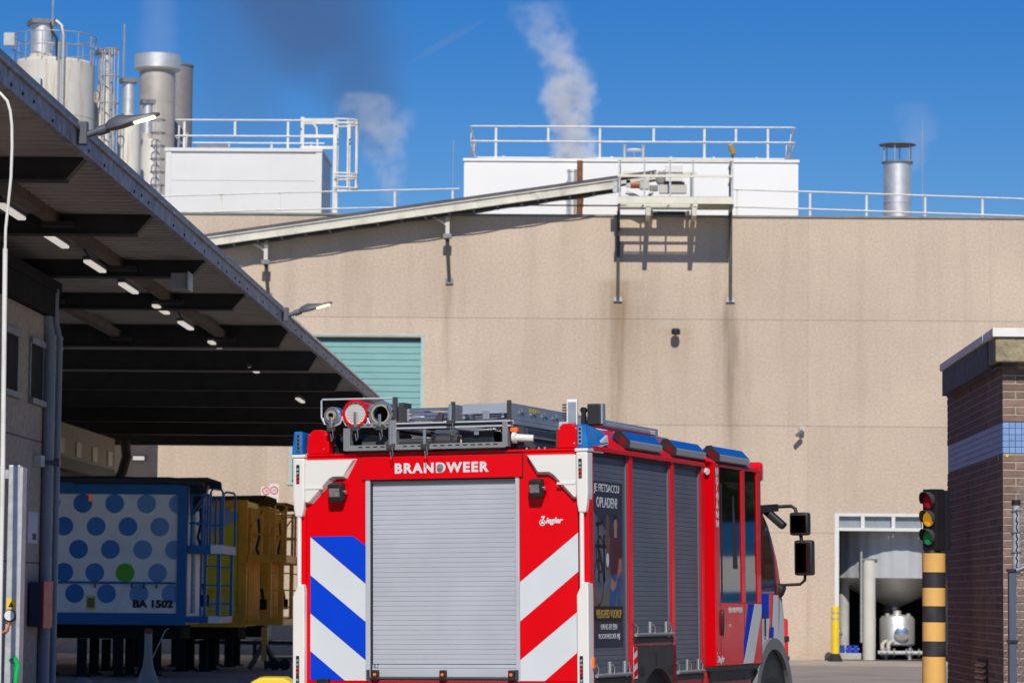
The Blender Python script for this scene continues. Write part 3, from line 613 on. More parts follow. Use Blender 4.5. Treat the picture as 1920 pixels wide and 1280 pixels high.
part(sg, 'pole', MB().cyl((-9.32, 87.42, 0), (-9.32, 87.42, 4.8), 0.03, 8), galv)
bo = thing('yellow_bollard', 'yellow bollard with grey bands by the open tank bay', 'bollard', (6.45, 86.5, 0))
part(bo, 'sleeve', MB().lathe([(0.112, 0.22), (0.112, 1.44), (0.10, 1.50), (0.06, 1.53)], (6.45, 86.5, 0), 22), bollard_y, smooth=40)
for z in (1.16, 1.32): part(bo, 'band', MB().ring((6.45, 86.5, z), (0, 0, 1), 0.11, 0.116, 0.045, 24), galv)
part(bo, 'foot', MB().lathe([(0.19, 0.0), (0.19, 0.06), (0.12, 0.22)], (6.45, 86.5, 0), 20), black_rubber, smooth=40)

# ================================================================ LEFT: canopy, building, loading bay
cn = thing('loading_canopy', 'long flat canopy with dark beams and corrugated soffit over the bay', 'canopy', (-10, 52, 0))
mb = MB(); prof = []; y = 21.5
while y < 82.4:
    for dy, dz in ((0, 0), (0.12, 0), (0.15, 0.065), (0.25, 0.065), (0.28, 0)): prof.append((y + dy, (5.862 if y < 46 else 5.962) + dz))
    y += 0.28
mb.strip([[(-15.6, a, b) for a, b in prof], [(-4.86 if b < 5.95 else -4.86, a, b) for a, b in prof]])
part(cn, 'soffit_sheet', mb, soffit_m)
part(cn, 'roof_deck', MB().box(-15.6, -4.80, 21.5, 46.2, 5.93, 5.99).box(-15.6, -5.35, 46.2, 82.4, 6.03, 6.09), dull_steel)
BY = [25.0, 29.5, 34.0, 38.6, 43.0, 49.2, 54.3, 59.7, 65.0, 70.8, 76.5, 82.0]
for i, yb in enumerate(BY):
    zb = 5.66 if yb < 45 else 5.63; zs = 5.861 if yb < 46 else 5.961
    part(cn, 'beam', MB().prism([(-15.5, zb), (-5.17, zb), (-5.00, zs), (-15.5, zs)], (0, 0, 0), (1, 0, 0), (0, 0, 1), (0, 1, 0), yb, yb + 0.16), black_steel)
    part(cn, 'beam_flange', MB().box(-15.5, -5.18, yb - 0.05, yb + 0.21, zb - 0.018, zb - 0.002), black_steel)
for x in (-6.08, -7.75, -11.0):
    for a, b in zip(BY[:5], BY[1:6]):
        part(cn, 'purlin', MB().box(x - 0.07, x + 0.07, a + 0.18, b - 0.02, 5.75, 5.861), brown_purlin)
        part(cn, 'cleat', MB().box(x - 0.10, x + 0.24, b - 0.30, b - 0.03, 5.70, 5.755), black_steel)
for a, b in zip(BY[:-1], BY[1:]):
    part(cn, 'fascia', MB().box(-4.84, -4.78, a - (3.5 if a < 26 else 0), b - 0.012, 5.715, 5.87), fascia_m)
    part(cn, 'gutter_lip', MB().box(-4.90, -4.75, a - (3.5 if a < 26 else 0), b - 0.012, 5.872, 5.90), fascia_m)
bolt = MB().cyl((0, 0, 0), (0.012, 0, 0), 0.016, 8).mesh('bolt', black_steel)
yb = 23.2
while yb < 66: share(cn, 'bolt', bolt, (-4.78 + 10, yb - 52, 5.77 + random.uniform(-0.012, 0.012))); yb += random.choice((0.5, 0.9, 1.3, 1.9))
part(cn, 'edge_guard', MB().tube([(-4.95, 22, 6.08), (-4.95, 27.1, 6.08), (-5.0, 27.2, 6.06), (-5.18, 27.2, 6.05)], 0.03, 8), dull_steel, smooth=50)
for y in (24.6, 26.55): part(cn, 'guard_post', MB().box(-5.0, -4.9, y, y + 0.10, 5.99, 6.14), M('guard_post_pale', (0.5, 0.55, 0.6), 0.5) if 'guard_post_pale' not in MATS else MATS['guard_post_pale'])
hb = thing('heater_box', 'pale square box hanging under the canopy by the third beam', 'box', (-5.5, 38.3, 5.4))
part(hb, 'housing', MB().box(-5.36, -5.16, 38.1, 38.4, 5.45, 5.65), M('box_pale_grey', (0.34, 0.36, 0.39), 0.5), bevel=0.01)
part(hb, 'flap', MB().box(-5.15, -5.13, 38.05, 38.45, 5.44, 5.66), galv)
nm = ['first', 'second', 'third', 'fourth', 'fifth', 'sixth', 'seventh', 'eighth']
for k, y in enumerate((32.2, 34.9, 37.6, 40.3, 43.3, 45.9, 49.4, 54.9, 63.5)):
    t = thing('tube_lamp', 'lit tube lamp under the canopy, %s from the front edge' % (nm + ['ninth'])[k], 'lamp', (-6.22, y, 5.7), 'tube lamps under the canopy')
    part(t, 'diffuser', MB().box(-6.265, -6.175, y - 0.60, y + 0.60, 5.65, 5.685), tube_lit, bevel=0.012)
    part(t, 'housing', MB().box(-6.27, -6.17, y - 0.62, y + 0.62, 5.687, 5.73), lamp_body)
    part(t, 'flex', MB().tube([(-6.2, y - 0.6, 5.72), (-6.24, y - 0.68, 5.80), (-6.17, y - 0.70, 5.86), (-6.1, y - 0.66, 5.80)], 0.012, 6), black_p)
def lamp(y, lab):
    t = thing('canopy_lamp', lab, 'lamp', (-4.78, y, 5.8), 'lamps on the canopy edge')
    part(t, 'bracket', MB().box(-4.775, -4.69, y - 0.06, y + 0.06, 5.74, 5.95), lamp_body, bevel=0.008)
    part(t, 'arm', MB().cyl((-4.70, y, 5.83), (-4.55, y, 5.88), 0.032, 12), lamp_body, smooth=40)
    part(t, 'spigot', MB().cyl((-4.60, y, 5.862), (-4.50, y, 5.895), 0.045, 12), lamp_body, smooth=40)
    ax = Vector((0.96, 0, 0.28)).normalized(); up = Vector((-ax.z, 0, ax.x)); o = Vector((-4.52, y, 5.885))
    rows_ = []
    for s, w, h in ((0, 0.05, 0.04), (0.04, 0.085, 0.065), (0.14, 0.10, 0.085), (0.22, 0.105, 0.06), (0.34, 0.10, 0.03), (0.45, 0.085, 0.022), (0.50, 0.04, 0.012)):
        rows_.append([o + ax * s + Vector((0, 1, 0)) * w * a + up * (h * b) for a, b in ((-1, -0.25), (-0.95, 0.4), (-0.5, 1), (0.5, 1), (0.95, 0.4), (1, -0.25), (-1, -0.25))])
    part(t, 'head', MB().strip(rows_), lamp_body, smooth=45)
    lensm = MB()
    c = o + ax * 0.355 + up * (-0.016)
    part(t, 'led_panel', MB().obox(c, ax, (0, 1, 0), up, 0.10, 0.055, 0.006), lamp_lit)
lamp(27.8, 'lit street lamp head bracketed to the near end of the canopy edge')
lamp(45.9, 'lit street lamp head bracketed farther along the canopy edge')
dk = thing('overhead_duct', 'pale panelled overhead duct under the far end of the canopy', 'duct', (-13.1, 72, 4.8))
part(dk, 'casing', MB().box(-13.6, -12.5, 64, 79.2, 4.83, 5.62), M('duct_panel', (0.40, 0.36, 0.30), 0.7, var=0.1))
for k in range(6): part(dk, 'sun_strip', MB().box(-12.495, -12.46, 66.2 + k * 2.35, 66.9 + k * 2.35, 4.9, 5.25), M('duct_sun_strip', (0.72, 0.66, 0.55), 0.6) if 'duct_sun_strip' not in MATS else MATS['duct_sun_strip'])  # pale strips stand in for streaks of sunlight on the duct
part(dk, 'elbow', MB().tube([(-12.3, 79.6, 5.6), (-12.25, 79.6, 5.2), (-12.35, 79.6, 4.8), (-12.55, 79.6, 4.45), (-12.6, 79.6, 4.0)], 0.13, 12), black_steel, smooth=50)
part(dk, 'underside_beam', MB().box(-13.6, -12.45, 63, 79.0, 4.55, 4.82), black_steel)
solo('shade_block', 'unseen block added above the canopy to shade the far wall', 'building',  # invented block, placed out of sight only to throw shade on the far wall
     MB().box(-24, -12.58, 82.8, 86.6, 6.2, 9.2), white_clad, (-18, 84.7, 6.2))

lb = thing('left_building', 'rough rendered building with narrow windows and drainpipes at left', 'building', (-9, 30, 0))
part(lb, 'wall', MB().box(-21, -7.0, 18, 38.72, 0, 5.14), render_grey)
part(lb, 'wall_plate', MB().box(-21, -6.9, 18, 39.0, 5.143, 5.45), dark_fascia)
part(lb, 'eaves_board', MB().box(-21, -6.88, 18, 39.1, 5.452, 5.60), dark_fascia)
for a in (2.05, 3.55): part(lb, 'wall_joint', MB().box(-7.0, -6.994, 18, 38.72, a, a + 0.02), brown_purlin)
for y0, y1 in ((35.92, 36.75), (37.6, 38.42), (34.2, 35.05)):
    w = part(lb, 'window', MB().box(-7.0, -6.985, y0, y1, 4.06, 4.72), window_dark)
    part(w, 'lintel', MB().box(-7.0, -6.95, y0 - 0.05, y1 + 0.05, 4.721, 4.80), dull_steel, root=lb)
    part(w, 'sill', MB().box(-7.0, -6.93, y0 - 0.05, y1 + 0.05, 3.99, 4.059), dull_steel, root=lb)
    part(w, 'frame', MB().box(-7.0, -6.975, y0 - 0.05, y0, 4.06, 4.72).box(-7.0, -6.975, y1, y1 + 0.05, 4.06, 4.72), dull_steel, root=lb)
for x, y, r in ((-6.93, 38.6, 0.072), (-6.845, 38.78, 0.042)):
    part(lb, 'drainpipe', MB().tube([(x - 0.06, y, 5.5), (x - 0.06, y, 5.16), (x - 0.055, y, 5.10), (x - 0.005, y, 4.86), (x, y, 4.8), (x, y, 0)], r, 16), pipe_grey, smooth=50)
    for z in (5.12, 4.85, 4.72, 2.75, 1.02): part(lb, 'pipe_collar', MB().ring((x - (0.055 if z > 5 else 0), y, z), (0, 0, 1), r * 0.95, r * 1.08, 0.05, 18), pipe_grey)
fx = thing('hose_cabinet', 'dark wall cabinet with red door on the drainpipe corner', 'cabinet', (-6.88, 37.95, 1.27))
part(fx, 'case', MB().box(-6.98, -6.83, 37.8, 38.47, 1.28, 1.82), t_hose, bevel=0.01)
part(fx, 'door', MB().box(-6.828, -6.80, 37.83, 38.45, 1.26, 1.84), M('cabinet_red', (0.50, 0.03, 0.05), 0.5), bevel=0.01)
nb = thing('notice_sheet', 'white notice sheet pinned to the left wall beside the drainpipe', 'notice', (-6.99, 38.0, 2.3))
part(nb, 'sheet', MB().box(-6.998, -6.99, 37.7, 38.35, 2.30, 2.68), paper_w)
part(nb, 'print_block', MB().box(-6.989, -6.987, 38.0, 38.25, 2.34, 2.42), t_dgrey)
sc_ = thing('wall_camera', 'small pale wall camera beside the drainpipe', 'camera', (-7, 38.2, 3.3))
part(sc_, 'base', MB().box(-7.0, -6.9, 38.0, 38.25, 3.24, 3.38), MATS['camera_pale'], bevel=0.01)
part(sc_, 'dome', MB().cyl((-6.72, 38.3, 3.3), (-6.80, 38.3, 3.3), 0.05, 14).cyl((-6.9, 38.3, 3.3), (-6.8, 38.3, 3.3), 0.03, 10), lamp_body, smooth=40)

# galvanised gate at the lower left
GK = 20.0 / 28.0
def gs(mb):
    """site the gate 20 m out, where the sun reaches it"""
    mb.v = [(x * GK, y * GK, EYE + (z - EYE) * GK) for x, y, z in mb.v]; return mb
gt = thing('swing_gate', 'galvanised gate frame with round beacon at the lower left', 'gate', (-3.82, 20, 0))
part(gt, 'post', gs(MB().box(-5.36, -5.255, 27.9, 28.02, -0.68, 2.84)), galv, bevel=0.006)
part(gt, 'stile', gs(MB().box(-5.25, -5.222, 27.86, 28.06, -0.68, 2.82)), galv)
part(gt, 'stile_web', gs(MB().box(-5.254, -5.251, 27.96, 28.0, -0.68, 2.8)), dull_steel)
part(gt, 'outer_post', gs(MB().box(-5.62, -5.42, 27.95, 28.07, -0.68, 2.83)), galv, bevel=0.006)
part(gt, 'top_bar', gs(MB().box(-5.418, -5.362, 27.96, 28.02, 2.72, 2.80)), galv)
for k in range(9): part(gt, 'wire', gs(MB().cyl((-5.9, 27.94, 0.4 + k * 0.29), (-5.42, 27.94, 0.4 + k * 0.29), 0.006, 6)), black_steel)
part(gt, 'beacon', gs(MB().cyl((-5.315, 27.9, 1.49), (-5.315, 27.85, 1.49), 0.045, 20)), white_clad, smooth=40)
part(gt, 'beacon_base', gs(MB().cyl((-5.315, 27.9, 1.485), (-5.315, 27.87, 1.485), 0.055, 20)), black_p, smooth=40)
part(gt, 'warning_sticker', gs(MB().box(-5.35, -5.27, 27.894, 27.899, 1.545, 1.64)), sticker_y)
part(gt, 'warning_mark', gs(MB().prism([(-5.335, 1.565), (-5.285, 1.565), (-5.31, 1.615)], (0, 0, 0), (1, 0, 0), (0, 0, 1), (0, 1, 0), 27.891, 27.8935)), black_p)
part(gt, 'cord', gs(MB().tube([(-5.32, 27.88, 1.44), (-5.33, 27.87, 1.38), (-5.37, 27.87, 1.34), (-5.5, 27.88, 1.33)], 0.008, 6)), t_orange)
part(gt, 'green_strap', gs(MB().tube([(-5.29, 27.84, 1.08), (-5.25, 27.83, 1.10), (-5.23, 27.84, 1.06), (-5.24, 27.84, 0.95), (-5.26, 27.84, 0.8), (-5.24, 27.84, 0.6)], 0.028, 8)), M('strap_green', (0.0, 0.42, 0.10), 0.6), smooth=50)
wp = thing('whip_pole', 'thin white pole with curled tip at the left edge', 'pole', (-3.74, 19.3, 0))
part(wp, 'shaft', gs(MB().tube([(-5.225, 27, -0.68), (-5.24, 27, 2.8), (-5.262, 27, 4.7)], 0.022, 10)), rail_paint, smooth=50)
part(wp, 'tip', gs(MB().tube([(-5.262, 27, 4.69), (-5.262, 27, 4.87), (-5.225, 27, 5.34), (-5.222, 27, 5.6), (-5.228, 27, 5.79), (-5.245, 27, 5.92), (-5.275, 27, 6.01), (-5.34, 27, 6.08), (-5.45, 27, 6.1)], 0.014, 8)), rail_paint, smooth=50)

# ---------------------------------------------------------------- trailers in the bay
tb = M('trailer_blue', (0.012, 0.13, 0.36), 0.45, var=0.12); tw = M('trailer_white', (0.80, 0.81, 0.80), 0.5, var=0.05, dirt=(0.45, 0.43, 0.40, 0.3), ds=2)
to = M('trailer_orange', (0.80, 0.34, 0.015), 0.5, var=0.15, dirt=(0.33, 0.13, 0.03, 0.5), ds=2); ty = M('trailer_yellow', (0.70, 0.56, 0.02), 0.5, var=0.06)
tgb = M('trailer_grey_blue', (0.30, 0.36, 0.46), 0.5); tarp = M('dark_tarp', (0.025, 0.032, 0.045), 0.65, var=0.25)
dots = [M('dot_blue_%s' % n_, c_, 0.5, var=0.05) for n_, c_ in (('deep', (0.025, 0.16, 0.46)), ('mid', (0.05, 0.21, 0.52)), ('pale', (0.14, 0.30, 0.56)))]  # blues turn paler rightwards to paint the light from the open side
dgreen = M('dot_green', (0.10, 0.42, 0.02), 0.5)
def platform(t, x0, x1, y, zb, zt, m, wm):
    """catwalk with rails and ladder on the trailer's nose"""
    zf = zb + (zt - zb) * 0.52
    part(t, 'catwalk', MB().box(x0, x1, y + 0.05, y + 2.3, zf, zf + 0.17), m)
    part(t, 'tag_plate', MB().box(x1 - 0.25, x1 + 0.004, y + 0.02, y + 0.048, zf, zf + 0.18), wm)
    part(t, 'lower_step', MB().box(x0, x1 - 0.05, y + 0.05, y + 2.2, zb + 0.05, zb + 0.18), m)
    part(t, 'tag_plate', MB().box(x1 - 0.28, x1 - 0.05, y + 0.02, y + 0.048, zb + 0.05, zb + 0.19), wm)
    for yy in (y + 0.08, y + 2.2):
        for xx in (x1 - 0.33, x0 + 0.28, x0 + 0.05):
            part(t, 'rail_post', MB().box(xx - 0.022, xx + 0.022, yy, yy + 0.04, zf + 0.17, zt - 0.12), m)
        for zz in (zf + 0.62, zt - 0.15): part(t, 'rail', MB().box(x0, x1 - 0.3, yy + 0.002, yy + 0.038, zz - 0.02, zz + 0.02), m)
        part(t, 'hoop', MB().tube([(x1 - 0.27, yy, zf), (x1 - 0.27, yy, zt - 0.08), (x1 - 0.22, yy, zt - 0.02), (x1 - 0.06, yy, zt - 0.04), (x1 - 0.02, yy, zt - 0.10), (x1 - 0.02, yy, zf)], 0.025, 8), m, smooth=50)
        for xx in (x1 - 0.36, x1 - 0.08): part(t, 'ladder_stile', MB().box(xx - 0.03, xx + 0.03, yy - 0.01, yy + 0.05, zb + 0.1, zf), m)
        for k in range(3): part(t, 'rung', MB().box(x1 - 0.33, x1 - 0.11, yy, yy + 0.035, zb + 0.42 + 0.38 * k, zb + 0.45 + 0.38 * k), m)
    part(t, 'brace', MB().bar((x0 + 0.02, y + 0.1, zt - 0.55), (x0 + 0.30, y + 0.1, zt - 0.18), 0.04, 0.04), m)
    part(t, 'brace', MB().bar((x0 + 0.02, y + 1.2, zt - 0.75), (x0 + 0.35, y + 1.2, zt - 0.25), 0.04, 0.04), m)
    part(t, 'hose', MB().tube([(x0 + 0.16, y + 0.5, zt - 0.3), (x0 + 0.2, y + 0.5, zt - 0.7), (x0 + 0.13, y + 0.5, zt - 1.0), (x0 + 0.22, y + 0.5, zf + 0.1)], 0.03, 8), black_rubber, smooth=50)
    part(t, 'valve_block', MB().box(x0 + 0.24, x0 + 0.38, y + 0.3, y + 0.6, zb + 0.38, zb + 0.62).cyl((x0 + 0.31, y + 0.4, zb + 0.62), (x0 + 0.27, y + 0.4, zb + 0.85), 0.035, 8), dark_fascia, bevel=0.02)
def under(t, x1, y, zb):
    part(t, 'chassis', MB().box(-20, x1, y + 0.5, y + 2.0, zb - 0.28, zb - 0.005), dark_fascia)
    for x in (x1 - 0.75, x1 - 1.25, x1 - 2.0, x1 - 2.9):
        part(t, 'support_leg', MB().box(x - 0.09, x + 0.09, y + 0.35, y + 0.53, 0.03, zb - 0.29).box(x - 0.16, x + 0.16, y + 0.28, y + 0.6, 0, 0.03), dark_fascia)
        part(t, 'support_leg', MB().box(x - 0.09, x + 0.09, y + 1.9, y + 2.08, 0.03, zb - 0.29).box(x - 0.16, x + 0.16, y + 1.83, y + 2.15, 0, 0.03), dark_fascia)
    for x in (-14.6, -15.9, -17.2):
        part(t, 'wheel', MB().cyl((x, y + 0.15, 0.5), (x, y + 0.5, 0.5), 0.5, 24), black_rubber, smooth=40)
Y1 = 63.0
t1 = thing('dotted_trailer', 'blue and white polka dot trailer nearest under the canopy', 'trailer', (-14, 64, 0))
part(t1, 'box_body', MB().box(-20, -8.46, Y1 + 0.02, Y1 + 2.5, 1.08, 3.9), tw)
part(t1, 'side_panel', MB().box(-20, -8.63, Y1 - 0.002, Y1 + 0.018, 1.30, 3.70), tw)
part(t1, 'top_rail', MB().box(-20, -8.43, Y1 - 0.04, Y1 + 0.10, 3.702, 3.94), tb); part(t1, 'bottom_rail', MB().box(-20, -8.43, Y1 - 0.04, Y1 + 0.10, 1.06, 1.298), tb)
part(t1, 'corner_post', MB().box(-8.625, -8.43, Y1 - 0.042, Y1 + 0.12, 1.299, 3.701), tb); part(t1, 'corner_post', MB().box(-8.60, -8.42, Y1 + 2.35, Y1 + 2.52, 1.08, 3.93), tb)
part(t1, 'rope_bar', MB().box(-20, -8.65, Y1 - 0.05, Y1 - 0.025, 1.885, 1.93), tb)
for x in (-10.3, -9.55, -9.3, -9.05): part(t1, 'rope_hook', MB().box(x, x + 0.03, Y1 - 0.045, Y1 - 0.026, 1.80, 1.884), black_steel)
def dot(cx, cz_, r, m):
    pts = []
    for k in range(32):
        a = 2 * PI * k / 32; pts.append((min(cx + r * math.cos(a), -8.64), cz_ + r * math.sin(a)))
    part(t1, 'dot', MB().prism(pts, (0, 0, 0), (1, 0, 0), (0, 0, 1), (0, 1, 0), Y1 - 0.008, Y1 - 0.003), m)
for zz, xs in ((3.51, (-11.22, -10.57, -9.92, -9.27, -8.62)), (3.045, (-11.6, -10.95, -10.29, -9.64, -8.99)), (2.58, (-11.3, -10.64, -9.99, -9.33, -8.68)),
               (2.11, (-11.58, -10.93, -10.30, -9.68, -9.02)), (1.685, (-11.35, -10.70, -10.05, -9.39, -8.74))):
    for x in xs:
        m = dgreen if (zz == 2.11 and x == -9.68) else dots[0 if x < -10.4 else (1 if x < -9.5 else 2)]
        r = 0.192 if zz != 1.685 or True else 0
        dot(x, zz, r, m)
lettering(t1, 'fleet_number', 'BA 1502', 0.82, 0.165, (-9.51 + 14, Y1 - 0.010 - 64, 1.405), FACE_CAM, black_p, bold=0.055, depth=0.003)
part(t1, 'info_sticker', MB().box(-10.46, -10.27, Y1 - 0.014, Y1 - 0.009, 1.36, 1.64), sticker_y)
part(t1, 'info_print', MB().box(-10.44, -10.29, Y1 - 0.017, Y1 - 0.0145, 1.40, 1.60), M('print_olive', (0.16, 0.17, 0.08), 0.6))
part(t1, 'orange_marker', MB().box(-10.45, -10.39, Y1 - 0.016, Y1 - 0.010, 3.55, 3.70), t_orange)
rw = []
for k in range(13):
    x = -20 + 11.95 * k / 12; dz = 0.02 * math.sin(k * 2.1)
    rw.append([(x, Y1 - 0.12, 3.93 + dz), (x, Y1 - 0.16, 4.0 + dz), (x, Y1 + 0.1, 4.06 + dz), (x, Y1 + 2.4, 4.05 + dz), (x, Y1 + 2.6, 3.9)])
part(t1, 'tarpaulin', MB().strip(rw), tarp, smooth=40)
part(t1, 'rolled_tarp', MB().tube([(-10.75, Y1 - 0.1, 3.97), (-8.8, Y1 - 0.1, 3.98), (-8.1, Y1 - 0.08, 3.93)], 0.075, 10), tarp, smooth=50)
part(t1, 'tarp_fold', MB().prism([(-8.43, 3.9), (-8.05, 3.9), (-8.12, 3.6), (-8.3, 3.35), (-8.4, 3.2)], (0, 0, 0), (1, 0, 0), (0, 0, 1), (0, 1, 0), Y1 + 0.2, Y1 + 0.5), tarp)
platform(t1, -8.41, -7.70, Y1, 1.06, 3.85, tb, tw); under(t1, -8.6, Y1, 1.06)
part(t1, 'air_pipe', MB().cyl((-8.33, Y1 + 0.3, 1.3), (-8.33, Y1 + 0.3, 3.7), 0.05, 10), galv, smooth=40)
def yellow_trailer(Y, lab, full):
    t = thing('yellow_trailer', lab, 'trailer', (-14, Y + 1, 0), 'orange framed trailers')
    part(t, 'box_body', MB().box(-20, -7.82, Y + 0.02, Y + 2.5, 1.0, 3.74), ty)
    part(t, 'side_panel', MB().box(-20, -7.97, Y - 0.002, Y + 0.018, 1.22, 3.58), ty)
    part(t, 'pale_field', MB().prism([(-12, 2.95), (-8.75, 2.95), (-7.98, 3.32), (-7.98, 3.575), (-12, 3.575)], (0, 0, 0), (1, 0, 0), (0, 0, 1), (0, 1, 0), Y - 0.008, Y - 0.003), tgb)
    part(t, 'top_rail', MB().box(-20, -7.78, Y - 0.04, Y + 0.10, 3.583, 3.77), to); part(t, 'bottom_rail', MB().box(-20, -7.78, Y - 0.04, Y + 0.10, 0.98, 1.218), to)
    part(t, 'corner_post', MB().box(-7.966, -7.78, Y - 0.042, Y + 0.12, 1.219, 3.582), to); part(t, 'rope_bar', MB().box(-20, -7.98, Y - 0.05, Y - 0.02, 1.74, 1.78), to)
    part(t, 'corner_marker', MB().box(-8.16, -7.975, Y - 0.014, Y - 0.009, 3.50, 3.578), sticker_y)
    for k in range(7): part(t, 'nose_rib', MB().box(-7.815, -7.74, Y + 0.2 + 0.33 * k, Y + 0.28 + 0.33 * k, 1.1, 3.6), to)
    rw = []
    for k in range(13):
        x = -20 + 12.6 * k / 12; dz = 0.02 * math.sin(k * 1.7 + Y)
        rw.append([(x, Y - 0.1, 3.76 + dz), (x, Y + 0.1, 3.86 + dz), (x, Y + 2.4, 3.85 + dz), (x, Y + 2.6, 3.7)])
    part(t, 'tarpaulin', MB().strip(rw), M('brown_tarp', (0.09, 0.06, 0.03), 0.7, var=0.3) if 'brown_tarp' not in MATS else MATS['brown_tarp'], smooth=40)
    platform(t, -7.76, -6.92, Y, 0.98, 3.7, to, to); under(t, -8.0, Y, 0.98)
    if full:
        pale = M('fleet_number_pale', (0.62, 0.62, 0.5), 0.5)
        lettering(t, 'fleet_number', 'VK 116', 0.62, 0.11, (-8.66 + 14, -0.012 - 1, 1.50), FACE_CAM, pale, bold=0.02, depth=0.003)
        lettering(t, 'plate_number', 'OS-49-HH', 0.82, 0.10, (-8.86 + 14, -0.012 - 1, 1.33), FACE_CAM, pale, bold=0.02, depth=0.003)
    return t
yellow_trailer(68.0, 'orange and yellow trailer behind the dotted trailer, numbered VK 116', True)
yellow_trailer(72.6, 'orange trailer farthest in, half hidden by the fire engine', False)

# bits and pieces in the bay
sp = thing('support_stand', 'pale flared support stand beside the dotted trailer legs', 'stand', (-8.45, 58, 0))
part(sp, 'stand_post', MB().lathe([(0.22, 0.0), (0.20, 0.05), (0.10, 0.35), (0.075, 0.55), (0.07, 0.95)], (-8.45, 58, 0), 20), M('stand_grey', (0.42, 0.38, 0.32), 0.7, var=0.15), smooth=40)
part(sp, 'rust_head', MB().lathe([(0.08, 0.951), (0.08, 1.02), (0.05, 1.05)], (-8.45, 58, 0), 16), rust, smooth=40)
part(sp, 'hook_rod', MB().tube([(-8.4, 57.9, 0.4), (-8.12, 57.9, 1.02), (-8.06, 57.9, 1.05)], 0.012, 6), galv)
ys = thing('yellow_trestle', 'dirty yellow trestle jack below the orange trailers', 'trestle', (-7.65, 70.8, 0))
part(ys, 'mast', MB().box(-7.72, -7.58, 70.6, 70.75, 0.2, 0.95), hazard_y)
part(ys, 'screw', MB().cyl((-7.65, 70.68, 0.95), (-7.65, 70.68, 1.1), 0.04, 10), dull_steel)
for dx in (-0.32, 0.32): part(ys, 'foot', MB().bar((-7.65, 70.68, 0.62), (-7.65 + dx, 70.5, 0.02), 0.09, 0.09), brown_purlin)
part(ys, 'foot', MB().bar((-7.65, 70.68, 0.6), (-7.65, 71.2, 0.02), 0.09, 0.09), brown_purlin)
for x in (-7.4, -7.15): part(ys, 'castor', MB().cyl((x, 70.3, 0.13), (x, 70.42, 0.13), 0.13, 18), black_rubber, smooth=40)
y2 = thing('hand_winch', 'yellow hand winch post at the far bay edge', 'winch', (-6.95, 75.9, 0))
part(y2, 'post', MB().box(-7.02, -6.9, 75.9, 76.0, 0, 1.6), hazard_y); part(y2, 'arm', MB().bar((-6.95, 75.85, 0.9), (-7.3, 75.85, 0.45), 0.07, 0.07), hazard_y)
part(y2, 'drum', MB().cyl((-7.05, 75.7, 0.75), (-6.85, 75.7, 0.75), 0.14, 16), dull_steel, smooth=40)
ct = thing('flat_cart', 'low dark flat cart standing against the far wall', 'cart', (-8.8, 78, 0))
part(ct, 'deck', MB().box(-10.3, -7.3, 77.6, 78.4, 0.45, 0.55), t_hose, bevel=0.02)
for x in (-9.9, -8.7, -7.6):
    part(ct, 'leg', MB().box(x, x + 0.1, 77.65, 77.75, 0, 0.45), t_hose); part(ct, 'deck_rail', MB().box(x, x + 0.5, 77.6, 77.65, 0.551, 0.62), galv)
part(ct, 'crate', MB().box(-7.2, -6.7, 77.5, 78.2, 0.02, 0.5), tb, bevel=0.03)
yb_ = thing('yellow_block', 'rounded yellow guard block at the bottom left of the fire engine', 'guard block', (-4.75, 45, 0))
part(yb_, 'body', MB().prism([(-5.13, 0), (-4.38, 0), (-4.38, 0.30), (-4.45, 0.44), (-4.58, 0.51), (-4.92, 0.51), (-5.06, 0.44), (-5.13, 0.30)], (0, 0, 0), (1, 0, 0), (0, 0, 1), (0, 1, 0), 44.9, 45.6), bollard_y, bevel=0.05, smooth=40)
solo('mushroom_bollard', 'grey rounded bollard top behind the gate', 'bollard', MB().lathe([(0.16, 0), (0.16, 0.25), (0.20, 0.30), (0.19, 0.40), (0.13, 0.46), (0.04, 0.48)], (-7.54, 45, 0), 24),
     M('bollard_grey', (0.30, 0.29, 0.27), 0.8), (-7.54, 45, 0), smooth=50)

# ---------------------------------------------------------------- silos and stacks beyond the hall
def W(x, z, y=150.0): k = y / 98.0; return x * k, 1.7 + (z - 1.7) * k
SYY = 150.0
lite = M('silo_rail_steel', (0.40, 0.42, 0.44), 0.5, 0.4)
def silo(lab, xa, xb, ztop, fx, fr, fz, cap, y):
    x0, zt = W(xa, ztop, y); x1, _ = W(xb, ztop, y); c = (x0 + x1) / 2; r = (x1 - x0) / 2
    t = thing('storage_silo', lab, 'silo', (c, y, 0), 'white silos behind the canopy')
    part(t, 'shell', MB().lathe([(r, 0), (r, zt - 0.12), (r * 0.93, zt), (r * 0.3, zt + r * 0.12)], (c, y, 0), 48), silo_white, smooth=40)
    for k in range(1, 5): part(t, 'seam', MB().ring((c, y, zt - 0.2 - 2.6 * k), (0, 0, 1), r * 0.98, r * 1.008, 0.06, 40), silo_white)
    fx_, fz_ = W(fx, fz, y); fr_ = fr * y / 98
    part(t, 'filter_base', MB().lathe([(fr_ * 1.12, zt - 0.1), (fr_ * 1.12, zt + 0.32)], (fx_, y - r * 0.2, 0), 28), silo_white, smooth=40)
    part(t, 'filter', MB().lathe([(fr_, zt + 0.3), (fr_, fz_)], (fx_, y - r * 0.2, 0), 32), stainless, smooth=40)
    part(t, 'filter_band', MB().ring((fx_, y - r * 0.2, zt + (fz_ - zt) * 0.55), (0, 0, 1), fr_ * 0.98, fr_ * 1.03, 0.05, 32), stainless)
    part(t, 'filter_cap', MB().obox((fx_, y - r * 0.2, fz_ + 0.10), (0.92, 0.38, 0), (-0.38, 0.92, 0), (0, 0, 1), cap * 1.53, cap * 1.53, 0.11), dull_steel)
    return t, c, r, zt, fx_, fz_
